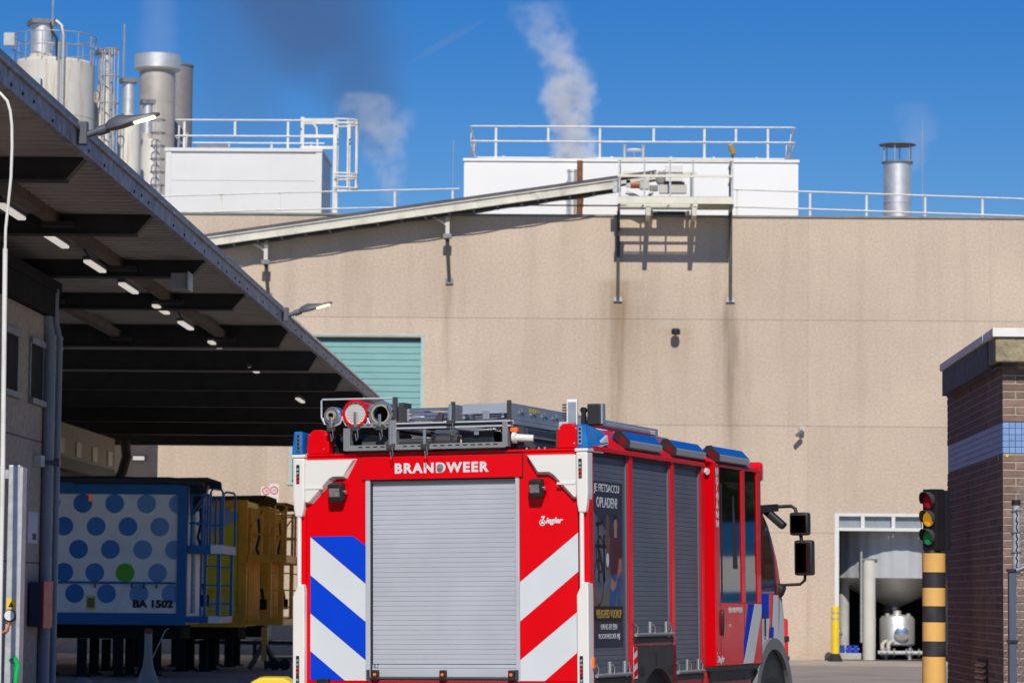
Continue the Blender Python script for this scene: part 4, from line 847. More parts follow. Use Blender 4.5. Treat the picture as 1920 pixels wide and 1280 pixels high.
big, bc, brd, bz, bfx, bfz = silo('largest white silo with steel filter top and top walkway', -18.95, -16.36, 18.58, -18.02, 0.36, 19.75, 0.42, SYY)
for z in (0.62, 1.25):
    part(big, 'walkway_rail', MB().tube([(bc + brd * 1.02 * math.cos(a), SYY + brd * 1.02 * math.sin(a), bz + z) for a in [2 * PI * i / 36 for i in range(37)]], 0.03, 6), lite)
for k in range(14):
    a = 2 * PI * k / 14 + 0.1; x, y = bc + brd * 1.02 * math.cos(a), SYY + brd * 1.02 * math.sin(a)
    part(big, 'walkway_post', MB().cyl((x, y, bz - 0.1), (x, y, bz + 1.25), 0.025, 6), lite)
cx, cz1 = W(-18.85, 18.9)
part(big, 'control_box', MB().box(cx - 0.28, cx + 0.24, SYY - brd - 0.1, SYY - brd + 0.25, cz1, cz1 + 0.62), M('control_grey', (0.5, 0.52, 0.52), 0.5), bevel=0.02)
px_, pz_ = W(-17.13, 19.6)
part(big, 'fill_pipe', MB().tube([(px_, SYY - brd - 0.15, 0), (px_, SYY - brd - 0.15, pz_ - 0.6), (px_ - 0.1, SYY - brd - 0.15, pz_ - 0.1), (px_ - 0.35, SYY - brd - 0.1, pz_ + 0.12), (px_ - 0.7, SYY - brd * 0.5, pz_ + 0.1)], 0.085, 10), galv, smooth=50)
part(big, 'cable_riser', MB().cyl((px_ - 0.22, SYY - brd - 0.12, 0), (px_ - 0.22, SYY - brd - 0.12, pz_ - 0.9), 0.05, 8), galv)
part(big, 'cable_bundle', MB().tube([(px_ - 0.75, SYY - brd * 0.7, pz_ + 0.15), (px_ - 0.6, SYY - brd, pz_ - 0.35), (px_ - 0.35, SYY - brd - 0.1, pz_ - 0.7), (px_ - 0.3, SYY - brd - 0.1, pz_ - 1.6)], 0.07, 8), black_rubber, smooth=50)
rx, rz = W(-17.55, 18.7)
solo('lightning_rod', 'thin rod rising beside the filter of the largest silo', 'rod', MB().cyl((rx, SYY - brd * 0.8, rz), (rx, SYY - brd * 0.8, rz + 4.3), 0.045, 6), lite, (rx, SYY - brd * 0.8, rz))
silo2 = silo('slim silo with ladder cage just right of the largest silo', -16.40, -15.66, 17.60, -15.99, 0.235, 18.85, 0.30, SYY + 3)
silo('slim white silo left of the capped stack, third in the row', -15.62, -14.86, 16.72, -15.24, 0.19, 17.93, 0.26, SYY + 6)
silo('shortest slim white silo, last in the row before the stack', -14.82, -14.16, 16.10, -14.62, 0.155, 17.25, 0.22, SYY + 9)
ly = SYY + 3 - silo2[2] - 0.35
ld = thing('silo_ladder', 'pale caged ladder running up the slim silo', 'ladder', (silo2[1], ly, 10))
lx, lz = W(-15.95, 19.05, 152)
for dx in (-0.18, 0.18): part(ld, 'stile', MB().box(lx + dx - 0.03, lx + dx + 0.03, ly + 0.2, ly + 0.26, 8, lz), lite)
for k in range(10):
    z = lz - k * 1.35
    part(ld, 'cage_hoop', MB().tube([(lx + 0.12 + 0.42 * math.cos(a), ly + 0.25 + 0.42 * math.sin(a), z) for a in [2 * PI * i / 20 for i in range(21)]], 0.032, 6), lite)
for a in (200, 235, 270, 305, 340):
    x, y = lx + 0.12 + 0.42 * math.cos(math.radians(a)), ly + 0.25 + 0.42 * math.sin(math.radians(a)); part(ld, 'cage_bar', MB().box(x - 0.02, x + 0.02, y - 0.01, y + 0.01, 8, lz), lite)
for xx, z0, lab in ((-15.42, 18.2, 'thin lightning rod between the slim silos and the capped stack'),):
    rx, rz = W(xx, z0, 156); solo('lightning_rod', lab, 'rod', MB().cyl((rx, SYY + 6, rz - 1), (rx, SYY + 6, rz + 2.6), 0.05, 6), lite, (rx, SYY + 6, rz - 1))
for zz in (16.65, 16.25):
    rx, rz = W(-14.2, zz)
rx, _ = W(-14.28, 16, 158); sl_l = thing('silo_ladder', 'small hooped ladder on the shortest silo', 'ladder', (rx, SYY + 8, 12))
for k in range(6):
    _, z = W(0, 16.75 - 0.42 * k, 158); part(sl_l, 'cage_hoop', MB().tube([(rx + 0.36 * math.cos(a), SYY + 8 + 0.36 * math.sin(a), z) for a in [2 * PI * i / 18 for i in range(19)]], 0.03, 6), dull_steel)
for dx in (-0.12, 0.16): part(sl_l, 'stile', MB().box(rx + dx, rx + dx + 0.05, SYY + 7.7, SYY + 7.75, 10, W(0, 16.75, 158)[1]), lite)
sx0, sz = W(-14.90, 18.80, 164); sx1, _ = W(-13.76, 0, 164); sc = (sx0 + sx1) / 2; srad = (sx1 - sx0) / 2
st = thing('capped_stack', 'broad steel stack with wide polished collar on top', 'chimney', (sc, SYY + 14, 0))
part(st, 'shaft', MB().lathe([(srad, 0), (srad, sz - 0.55)], (sc, SYY + 14, 0), 44), stack_steel, smooth=40)
part(st, 'collar', MB().lathe([(srad * 1.05, sz - 0.85), (srad * 1.30, sz - 0.72), (srad * 1.31, sz + 0.02), (srad * 1.22, sz + 0.04), (srad * 1.2, sz - 0.2), (0.05, sz - 0.25)], (sc, SYY + 14, 0), 48), stainless, smooth=40)
for k in range(1, 6): part(st, 'seam', MB().ring((sc, SYY + 14, sz - 0.8 - 1.75 * k), (0, 0, 1), srad * 0.98, srad * 1.012, 0.05, 44), stack_steel)
cx0, cz0 = W(-14.10, 18.46, 169); cx1, _ = W(-13.24, 0, 169); c2 = (cx0 + cx1) / 2; r2_ = (cx1 - cx0) / 2 * 1.1
s2 = thing('grey_stack', 'plain grey stack half hidden behind the capped stack', 'chimney', (c2, SYY + 19, 0))
part(s2, 'shaft', MB().lathe([(r2_, 0), (r2_, cz0)], (c2, SYY + 19, 0), 44), M('stack_grey', (0.26, 0.25, 0.25), 0.55, 0.3, var=0.08), smooth=40)
part(s2, 'lip', MB().ring((c2, SYY + 19, cz0), (0, 0, 1), r2_ * 0.9, r2_ * 1.06, 0.1, 44), dull_steel)
part(s2, 'seam', MB().ring((c2, SYY + 19, cz0 - 4.0), (0, 0, 1), r2_ * 0.98, r2_ * 1.02, 0.06, 44), dull_steel)

# ================================================================ RIGHT: brick building, signal, fence
BX, BYF, BYB = 3.2, 25.0, 29.0
bb = thing('brick_kiosk', 'small brown brick building with blue tile band at the right edge', 'building', (3.2, 25, 0))
part(bb, 'mortar_core', MB().box(BX + 0.0035, 6.2, BYF + 0.005, BYB, 0, 2.878).box(BX + 0.0035, 6.2, BYF + 0.005, BYB, 3.133, 3.60), mortar_m)
part(bb, 'tile_bed', MB().box(BX + 0.012, 6.2, BYF + 0.012, BYB, 2.878, 3.133), tile_grout)
br_f = MB().box(0, 0.210, 0, 0.05, 0, 0.0490).mesh('brick', brick_m, bevel=0.003)
br_h = MB().box(0, 0.100, 0, 0.05, 0, 0.0490).mesh('brick', brick_m, bevel=0.003)
br_s = MB().box(0, 0.05, 0, 0.210, 0, 0.0490).mesh('brick', brick_m, bevel=0.003)
br_sh = MB().box(0, 0.05, 0, 0.100, 0, 0.0490).mesh('brick', brick_m, bevel=0.003)
rest_f, rest_s = MB(), MB(); nfb = nsb = 0
z, c = 0.006, 0
while z < 3.58:
    if 2.83 < z < 3.13: z = 3.137; c += 1
    h = 0.0490
    x = BX + (0.0 if c % 2 == 0 else 0.0); first = True
    while x < 6.18:
        L = 0.100 if (first and c % 2 == 0) else 0.210
        jy = random.uniform(-0.002, 0.0015)
        if z > 0.85 and x < 3.56 and nfb < 110:
            o = share(bb, 'brick', br_h if L < 0.15 else br_f, (x - 3.2, jy, z)); nfb += 1
        else: rest_f.box(x, min(x + L, 6.2), BYF + jy, BYF + 0.05, z, z + h)
        x += L + 0.0115; first = False
    y = BYF + 0.055; first = True
    while y < BYB - 0.05:
        L = 0.100 if (first and c % 2) else 0.210
        jx = random.uniform(-0.002, 0.0015)
        if z > 0.9 and y < BYF + 1.05 and nsb < 190:
            o = share(bb, 'brick', br_sh if L < 0.15 else br_s, (jx, y - 25, z)); nsb += 1
        else: rest_s.box(BX + jx, BX + 0.05, y, min(y + L, BYB), z, z + h)
        y += L + 0.0115; first = False
    z += 0.0625; c += 1
part(bb, 'front_brickwork', rest_f, brick_m, kind='stuff'); part(bb, 'side_brickwork', rest_s, brick_m, kind='stuff')
tl = MB().box(0, 0.0465, 0, 0.015, 0, 0.0465).mesh('tile', tile_m, bevel=0.002)
rest_t = MB()
for j in range(5):
    z = 2.883 + j * 0.05
    for i in range(59):
        x = BX + 0.004 + i * 0.05
        if i < 7: share(bb, 'tile', tl, (x - 3.2, 0.001, z))
        else: rest_t.box(x, x + 0.0465, BYF + 0.001, BYF + 0.016, z, z + 0.0465)
    for i in range(79):
        y = BYF + 0.02 + i * 0.05; rest_t.box(BX + 0.001, BX + 0.016, y, y + 0.0465, z, z + 0.0465)
part(bb, 'tile_band', rest_t, tile_m, kind='stuff')
part(bb, 'eaves_beam', MB().box(BX - 0.075, 6.3, BYF - 0.16, BYF + 0.3, 3.605, 3.80), band_concrete, bevel=0.012)
for a, b in ((BYF + 0.302, BYF + 1.28), (BYF + 1.285, BYF + 2.7), (BYF + 2.705, BYB - 0.35)):
    part(bb, 'eaves_board', MB().box(BX - 0.085, BX + 0.2, a, b, 3.575, 3.80), fascia_slate)
part(bb, 'eaves_soffit', MB().box(BX - 0.05, BX + 0.12, BYF - 0.05, BYB - 0.4, 3.56, 3.574), fascia_slate)
part(bb, 'coping_cap', MB().box(BX - 0.10, 6.35, BYF - 0.185, BYF + 0.45, 3.803, 3.872), coping_cap, bevel=0.004)
for a, b in ((BYF + 0.453, BYF + 2.3), (BYF + 2.304, BYB - 0.33)):
    part(bb, 'coping_cap', MB().box(BX - 0.105, BX + 0.4, a, b, 3.803, 3.868), coping_cap, bevel=0.004)
part(bb, 'flat_roof', MB().box(BX + 0.41, 6.3, BYF + 0.46, BYB, 3.605, 3.82), dull_steel)
vg = part(bb, 'wall_vent', MB().box(BX - 0.012, BX + 0.02, 26.0, 26.62, 0.72, 1.215), M('vent_dark', (0.03, 0.028, 0.026), 0.8))
lv = MB().obox((0, 0, 0), (0.8, 0, 0.6), (0, 1, 0), (-0.6, 0, 0.8), 0.025, 0.28, 0.006).mesh('louvre', M('louvre_warm_lit', (0.62, 0.42, 0.24), 0.6))  # colour brightened to stand in for warm light on the louvres
for k in range(9): share(vg, 'louvre', lv, (-0.02, 1.31, 0.76 + k * 0.052))
for x, z in ((3.235, 2.863), (3.31, 1.96), (3.285, 1.80), (3.295, 1.30), (3.30, 1.62)):
    part(bb, 'paint_mark', MB().cyl((x, BYF - 0.001, z), (x, BYF - 0.004, z), random.uniform(0.008, 0.016), 9), sticker_y)
part(bb, 'paint_mark', MB().cyl((BX - 0.001, 25.25, 2.86), (BX - 0.004, 25.25, 2.86), 0.018, 9), sticker_y)

tf = thing('traffic_light', 'three lens traffic light on a yellow and black banded pole', 'traffic light', (2.86, 27, 0))
cuts = [0, 0.10, 0.24, 0.38, 0.52, 0.66, 0.80, 0.93, 1.22, 1.353, 1.515, 1.654, 1.81, 1.945, 2.107]
cols_ = []
for k in range(len(cuts) - 1):
    yel_ = (len(cuts) - 2 - k) % 2 == 0
    part(tf, 'pole_band', MB().cyl((2.86, 27, cuts[k]), (2.86, 27, cuts[k + 1]), 0.1005 if yel_ else 0.099, 32), hazard_y if yel_ else hazard_k, smooth=40)
part(tf, 'pole_cap', MB().lathe([(0.075, 2.107), (0.07, 2.135)], (2.85, 27, 0), 24), black_p)
A50 = math.radians(49); nrm = Vector((-math.sin(A50), -math.cos(A50), 0)); sid = Vector((math.cos(A50), -math.sin(A50), 0)); hc = Vector((2.86, 27, 2.395))
hd_ = part(tf, 'housing', MB().obox(hc, sid, nrm, (0, 0, 1), 0.08, 0.055, 0.265), black_p, bevel=0.012)
part(tf, 'backboard', MB().obox(hc - nrm * 0.085 + sid * 0.02, sid, nrm, (0, 0, 1), 0.075, 0.028, 0.255), M('backboard_dark', (0.02, 0.022, 0.03), 0.3), bevel=0.01)
part(tf, 'mount_arm', MB().bar(hc + Vector((0, 0, 0.24)) - nrm * 0.06, hc + Vector((0.12, 0.3, 0.24)), 0.05, 0.03), black_p)
for k, lm in enumerate((lens_red, lens_amber, lens_green)):
    c = hc + Vector((0, 0, 0.165 - 0.158 * k)) + nrm * 0.056
    ln = part(tf, 'lens', MB().cyl(c, c + nrm * 0.012, 0.064, 24).cyl(c + nrm * 0.012, c + nrm * 0.022, 0.064, 24, 0.03), lm, smooth=50)
    rw = []
    for a in [math.radians(-20 + 220 * i / 16) for i in range(17)]:
        d = sid * math.cos(a) + Vector((0, 0, 1)) * math.sin(a); lnx = 0.095 - 0.05 * abs(math.sin((a - PI / 2) / 2)) * 1.3
        rw.append([c + d * 0.075, c + d * 0.072 + nrm * lnx])
    part(tf, 'visor', MB().strip(rw), M('visor_grey', (0.05, 0.052, 0.056), 0.5) if 'visor_grey' not in MATS else MATS['visor_grey'], smooth=60)
    part(tf, 'lens_ring', MB().ring(c, nrm, 0.064, 0.076, 0.010, 28), black_p)

fp = thing('fence_post', 'dark fence post topped by spiral wrapped galvanised tube at right edge', 'fence', (3.08, 23.5, 0))
part(fp, 'lower_post', MB().box(3.048, 3.105, 23.47, 23.55, 0, 1.93), M('post_slate_blue', (0.07, 0.09, 0.13), 0.5, var=0.1), bevel=0.006)
part(fp, 'tube', MB().cyl((3.107, 23.5, 1.90), (3.107, 23.5, 2.42), 0.031, 18), galv, smooth=40)
part(fp, 'cap', MB().cyl((3.107, 23.5, 2.42), (3.107, 23.5, 2.46), 0.034, 18), black_p)
for z in (1.92, 1.39, 0.86): part(fp, 'clamp', MB().box(3.04, 3.113, 23.46, 23.56, z, z + 0.022), black_p)
for z in (2.36, 2.20, 2.05): part(fp, 'wire_wrap', MB().tube([(3.107 + 0.036 * math.cos(a), 23.5 + 0.036 * math.sin(a), z + 0.004 * a) for a in [0.5 * i for i in range(14)]], 0.006, 6), dull_steel)
part(fp, 'barb_line', MB().tube([(3.107 + 0.006 * math.sin(k * 2.2), 23.463, 1.93 + 0.02 * k) for k in range(24)], 0.005, 5), black_steel)
mbw = MB()
for k in range(46):
    z = 0.3 + k * 0.05
    mbw.cyl((3.10, 23.5, z), (3.48, 23.5, z + 0.38), 0.003, 4); mbw.cyl((3.10, 23.5, z), (3.48, 23.5, z - 0.38), 0.003, 4)
part(fp, 'wire_mesh', mbw, dull_steel, kind='stuff')
part(fp, 'top_rail', MB().tube([(3.10, 23.46, 1.93), (3.16, 23.46, 1.955), (3.6, 23.46, 1.96)], 0.02, 8), dull_steel, smooth=50)

# ================================================================ FIRE ENGINE (local frame: x right, y forward, z up; origin under the rear edge)
TYAW, TROLL = math.radians(18.2), 0.015
_l0 = Vector((math.cos(TYAW), -math.sin(TYAW), 0)); _h = Vector((math.sin(TYAW), math.cos(TYAW), 0)); _z = Vector((0, 0, 1))
_l = _l0 * math.cos(TROLL) + _z * math.sin(TROLL); _t = _z * math.cos(TROLL) - _l0 * math.sin(TROLL)
TM = Matrix(((_l.x, _h.x, _t.x, -1.258), (_l.y, _h.y, _t.y, 24.657), (_l.z, _h.z, _t.z, 0.0), (0, 0, 0, 1)))
TR = thing('fire_engine', 'red fire engine with grey roller shutters seen from behind', 'fire engine', (0, 0, 0)); TR.matrix_world = TM
def P(name, mb, mat, smooth=None, bevel=0.0, parent=None, label=None, kind=None): return part(parent or TR, name, mb, mat, smooth, bevel, True, label, kind)
def cargo(name, lab, cat, base, group=None):
    o = thing(name, lab, cat, (0, 0, 0), group); o.matrix_world = TM @ Matrix.Translation(base); o['_b'] = 0; del o['_b']; return o
def CP(t, base, name, mb, mat, smooth=None, bevel=0.0):
    mb.v = [(x - base[0], y - base[1], z - base[2]) for x, y, z in mb.v]; return part(t, name, mb, mat, smooth, bevel, True)
RV, UV, VV, WV = (0, 0, 0), (1, 0, 0), (0, 1, 0), (0, 0, 1)
def rearplate(name, poly, mat, d=0.003, base=0.0, bevel=0.0, parent=None):
    return P(name, MB().prism(poly, RV, UV, WV, VV, base - d, base), mat, bevel=bevel, parent=parent)
def sideplate(name, poly, mat, u=1.25, d=0.003, bevel=0.0, parent=None):
    return P(name, MB().prism(poly, RV, VV, WV, UV, u, u + d), mat, bevel=bevel, parent=parent)

# chassis and locker core
P('chassis', MB().box(-0.45, 0.45, 0.25, 6.0, 0.55, 0.85), t_black)
P('locker_core', MB().box(-1.19, 1.19, 0.075, 3.17, 0.86, 2.80).box(-1.12, 1.12, 0.2, 1.15, 0.5, 0.86).box(-1.12, 1.12, 2.4, 3.17, 0.5, 0.86), t_dgrey)
# rear skin
P('rear_skin', MB().box(-1.15, -0.637, 0.0, 0.07, 1.03, 2.825), t_red, bevel=0.004)
P('rear_skin', MB().box(0.670, 1.155, 0.0, 0.07, 1.03, 2.825), t_red, bevel=0.004)
P('rear_skin', MB().box(-0.636, 0.669, 0.0, 0.07, 2.634, 2.825), t_red)
P('rear_valance', MB().box(-1.15, 1.155, -0.004, 0.07, 0.55, 1.027), t_red, bevel=0.006)
P('roof_lip', MB().box(-1.16, 1.165, -0.012, 0.10, 2.827, 2.845), t_red, bevel=0.004)
# name flap
P('flap_gap', MB().box(-0.672, 0.705, -0.004, -0.001, 2.622, 2.818), t_black)
flap = P('name_flap', MB().box(-0.664, 0.697, -0.016, -0.0045, 2.629, 2.810), t_red, bevel=0.003)
lettering(flap, 'lettering', 'BRANDWEER', 0.80, 0.083, (-0.378, -0.0165, 2.674), FACE_CAM, t_refl, bold=0.045, depth=0.002, spacing=1.22)
P('flap_lock', MB().cyl((0.013, -0.016, 2.718), (0.013, -0.034, 2.718), 0.026, 20).cyl((0.013, -0.034, 2.718), (0.013, -0.042, 2.718), 0.014, 12), t_rack, smooth=40, parent=flap)
# rear shutter
sh = P('rear_shutter', MB().box(-0.60, 0.648, 0.045, 0.06, 1.03, 2.63), t_joint)
slm = MB().box(-0.586, 0.634, 0, 0.016, 0, 0.0372)
for i, v in enumerate(slm.v): pass
slme = slm.mesh('slat', t_alu, bevel=0.0035)
z = 1.165
while z < 2.60: share(sh, 'slat', slme, (0, 0.026, z)); z += 0.0381
P('bottom_bar', MB().box(-0.588, 0.636, 0.012, 0.044, 1.062, 1.130), t_alu, bevel=0.006, parent=sh)
P('bottom_strip', MB().box(-0.588, 0.636, 0.018, 0.044, 1.132, 1.160), t_alu_l, bevel=0.004, parent=sh)
P('lift_bar', MB().cyl((-0.60, -0.012, 1.052), (0.65, -0.012, 1.052), 0.012, 12), t_dgrey, smooth=40, parent=sh)
P('guide_rail', MB().box(-0.6365, -0.597, -0.006, 0.05, 1.03, 2.631), t_alu_l, bevel=0.003); P('guide_rail', MB().box(0.637, 0.6695, -0.006, 0.05, 1.03, 2.631), t_alu_l, bevel=0.003)
P('guide_gap', MB().box(-0.5965, -0.5865, 0.005, 0.05, 1.03, 2.631), t_black)
P('head_gap', MB().box(-0.586, 0.636, 0.0, 0.044, 2.604, 2.633), t_dgrey)
for u in (-0.548, 0.028, 0.605):
    b = P('latch', MB().box(u - 0.027, u + 0.027, -0.03, 0.011, 1.035, 1.118), t_black, bevel=0.008, parent=sh)
    P('latch_button', MB().cyl((u, -0.0305, 1.083), (u, -0.036, 1.083), 0.013, 14), t_orange, smooth=40, parent=sh)
for u in (-0.612, 0.648): P('bar_hook', MB().box(u - 0.008, u + 0.012, -0.03, -0.007, 1.045, 1.12), t_dgrey, parent=sh)
lettering(sh, 'locker_code', 'K7', 0.045, 0.032, (-0.575, 0.0175, 1.132), FACE_CAM, t_black, depth=0.001)
for u in (-0.566, 0.612): P('round_sticker', MB().cyl((u, 0.0255, 1.307), (u, 0.0245, 1.307), 0.011, 14), t_alu_l, parent=sh)
# corner mouldings, lights and chevrons on the rear
LW = [(-1.147, 2.80), (-0.709, 2.80), (-0.797, 2.642), (-0.886, 2.642), (-0.922, 2.622), (-1.093, 2.447), (-1.147, 2.447)]
RW = [(1.154, 2.80), (0.735, 2.80), (0.820, 2.645), (0.912, 2.645), (0.950, 2.622), (1.117, 2.452), (1.154, 2.452)]
for pl, sgn in ((LW, -1), (RW, 1)):
    cx = sum(p[0] for p in pl) / 7; cz_ = sum(p[1] for p in pl) / 7
    outer = pl; inner = [(p[0] + (0.022 * sgn if i in (1, 2, 3, 4, 5) else 0), p[1] + (-0.010 if i < 2 else (0.018 if i in (2, 3, 4) else 0.012))) for i, p in enumerate(pl)]
    n = len(pl); vs = [(a, 0.0, b) for a, b in outer] + [(a, -0.045, b) for a, b in inner]
    P('corner_moulding', MB().add(vs, [(i, (i + 1) % n, n + (i + 1) % n, n + i) for i in range(n)] + [tuple(range(n, 2 * n))]), t_white, bevel=0.004)
    x0, x1 = (-1.146, -0.99) if sgn < 0 else (1.0, 1.153)
    P('moulding_step', MB().prism([(x0, 2.462 if sgn < 0 else 2.475), (x1, 2.545 if sgn < 0 else 2.56), (x1, 2.575), (x0, 2.575)], RV, UV, WV, VV, -0.052, -0.044) if False else MB().box(min(x0, x1), max(x0, x1), -0.050, -0.044, 2.562, 2.58), t_white)
    # light column on the corner
    a, b = (-1.252, -1.150) if sgn < 0 else (1.157, 1.254)
    P('light_column', MB().prism([(a, 2.49), (a + 0.008, 2.40), ((a + b) / 2 - 0.03, 2.34), ((a + b) / 2 + 0.03, 2.34), (b - 0.008, 2.40), (b, 2.49), (b, 2.815), (a, 2.815)], RV, UV, WV, VV, -0.05, 0.08), t_white, bevel=0.015)
    P('light_column', MB().prism([(a, 0.6), (b, 0.6), (b, 1.72), ((a + b) / 2 + 0.045, 1.80), ((a + b) / 2 - 0.005, 1.80), (a, 1.70)], RV, UV, WV, VV, -0.05, 0.08), t_white, bevel=0.012)
    uc = -1.205 if sgn < 0 else 1.195
    P('corner_tube', MB().cyl((uc, -0.025, 1.70), (uc, -0.025, 2.46), 0.019, 14), t_white, smooth=40)
    P('corner_skin', MB().box(a + 0.02, b - 0.004, 0.0, 0.075, 1.70, 2.46), t_red)
    for zc, zh in ((2.685, 0.075), (1.155, 0.075), (1.0, 0.075)):
        ml = P('marker_light', MB().box(uc - 0.015, uc + 0.013, -0.058, -0.049, zc - zh, zc + zh), t_black, bevel=0.004)
        for k in range(4):
            P('marker_led', MB().box(uc - 0.010, uc + 0.009, -0.061, -0.0575, zc + zh - 0.045 - 0.032 * k, zc + zh - 0.027 - 0.032 * k), t_lred if (k > 1 and zc > 1.05) else t_mark, parent=ml)
    P('light_plinth', MB().box(a - 0.008, b + 0.004, -0.055, 0.35, 2.817, 2.842), t_white, bevel=0.006)
    # blue beacon and the red box end beside it
    ua, ub = (-1.262, -1.172) if sgn < 0 else (1.168, 1.264)
    bcn = P('blue_beacon', MB().add([(ua, -0.05, 2.843), (ub, -0.05, 2.843), (ub, 0.46, 2.90), (ua, 0.46, 2.90), (ua + (0.02 if sgn < 0 else 0), -0.05, 3.03), (ub - (0 if sgn < 0 else 0.02), -0.05, 3.03), (ub - (0 if sgn < 0 else 0.03), 0.40, 3.0), (ua + (0.03 if sgn < 0 else 0), 0.40, 3.0)],
                               [(3, 2, 1, 0), (4, 5, 6, 7), (0, 1, 5, 4), (1, 2, 6, 5), (2, 3, 7, 6), (3, 0, 4, 7)]), t_lblue, bevel=0.012)
    ul = ub - 0.045 if sgn < 0 else ua + 0.012
    P('led_strip', MB().box(ul, ul + 0.03, -0.058, -0.049, 2.87, 3.01), t_chrome, parent=bcn)
    for k in range(4): P('led', MB().box(ul + 0.006, ul + 0.024, -0.0615, -0.0575, 2.885 + 0.032 * k, 2.905 + 0.032 * k), t_black, parent=bcn)
    ra, rb = (-1.150, -0.957) if sgn < 0 else (0.981, 1.156)
    m_ = (ra + rb) / 2
    P('box_end', MB().prism([(ra, 2.847), (rb, 2.847), (rb, 2.99), (rb - 0.03, 3.03), (m_ + 0.02, 3.042), (ra + 0.05, 3.04), (ra + 0.008, 3.0)], RV, UV, WV, VV, 0.0, 0.09), t_red, bevel=0.012)
    for du, dw in ((0.025, 3.0), (0.165, 3.0), (0.15, 2.885)): P('rivet', MB().cyl((ra + du, -0.001, dw), (ra + du, -0.005, dw), 0.007, 8), t_chrome)
P('beacon_trim', MB().add([(1.25, -0.02, 2.845), (1.25, 0.06, 2.86), (1.26, 0.44, 2.965), (1.26, 0.46, 2.90), (1.26, 0.1, 2.83), (1.15, -0.02, 2.845), (1.15, 0.06, 2.86), (1.15, 0.44, 2.965), (1.15, 0.46, 2.90), (1.15, 0.1, 2.83)],
                          [(0, 1, 2, 3, 4), (9, 8, 7, 6, 5), (0, 5, 6, 1), (1, 6, 7, 2), (2, 7, 8, 3), (3, 8, 9, 4), (4, 9, 5, 0)]), t_white)
for u0, u1, w0, w1 in ((-0.932, -0.795, 2.457, 2.610), (0.776, 0.895, 2.462, 2.608)):
    cu, cw = (u0 + u1) / 2, (w0 + w1) / 2; hu, hw_ = (u1 - u0) / 2, (w1 - w0) / 2
    up_ = Vector((0, -0.22, 0.975)); nn = Vector((0, -0.975, -0.22))
    wlt = P('work_light', MB().obox((cu, -0.055, cw), UV, nn, up_, hu * 0.92, 0.045, hw_ * 0.97), t_black, bevel=0.018)
    P('work_lens', MB().obox(Vector((cu - 0.004, -0.055, cw + 0.006)) + nn * 0.0465, UV, nn, up_, hu * 0.66, 0.003, hw_ * 0.45), t_lens, parent=wlt)
    P('swivel_knob', MB().cyl((cu + hu * 0.9, -0.04, cw), (cu + hu * 1.12, -0.04, cw), 0.02, 12), t_chrome, smooth=40, parent=wlt)
lg = P('maker_badge', MB().ring((0.862, -0.001, 2.268), (0, -1, 0), 0.020, 0.026, 0.002, 20), t_refl)
lettering(lg, 'badge_initial', 'Z', 0.040, 0.062, (0.845, -0.0015, 2.258), FACE_CAM, t_refl, bold=0.05, depth=0.0015, shear=0.2)
lettering(lg, 'badge_script', 'iegler', 0.145, 0.062, (0.888, -0.0015, 2.247), FACE_CAM, t_refl, bold=0.04, depth=0.0015, shear=0.35)
CHL = [('chevron_blue', t_blue, [(-1.117, 2.182), (-0.745, 2.184), (-0.638, 2.106), (-0.638, 1.804)]), ('chevron_white', t_refl, [(-1.117, 2.178), (-0.638, 1.800), (-0.638, 1.500), (-1.117, 1.874)]),
       ('chevron_blue', t_blue, [(-1.117, 1.872), (-0.638, 1.498), (-0.638, 1.196), (-1.117, 1.570)]), ('chevron_white', t_refl, [(-1.117, 1.568), (-0.638, 1.194), (-0.638, 1.034), (-0.818, 1.034), (-1.117, 1.268)]),
       ('chevron_blue', t_blue, [(-1.117, 1.266), (-0.82, 1.034), (-1.117, 1.034)])]
CHR = [('chevron_white', t_refl, [(1.156, 2.186), (1.156, 1.884), (0.672, 1.498), (0.672, 1.804)]), ('chevron_white', t_refl, [(1.156, 1.578), (1.156, 1.266), (0.874, 1.034), (0.672, 1.034), (0.672, 1.196)])]
for n_, m_, pl in CHL + CHR: rearplate(n_, pl, m_, 0.002)
P('rear_camera', MB().obox((-0.99, -0.03, 1.02), (1, 0, 0.1), VV, (-0.1, 0, 1), 0.05, 0.03, 0.03), t_black, bevel=0.01)
P('side_marker', MB().box(1.2505, 1.268, 0.03, 0.07, 1.13, 1.22), t_orange, bevel=0.006)

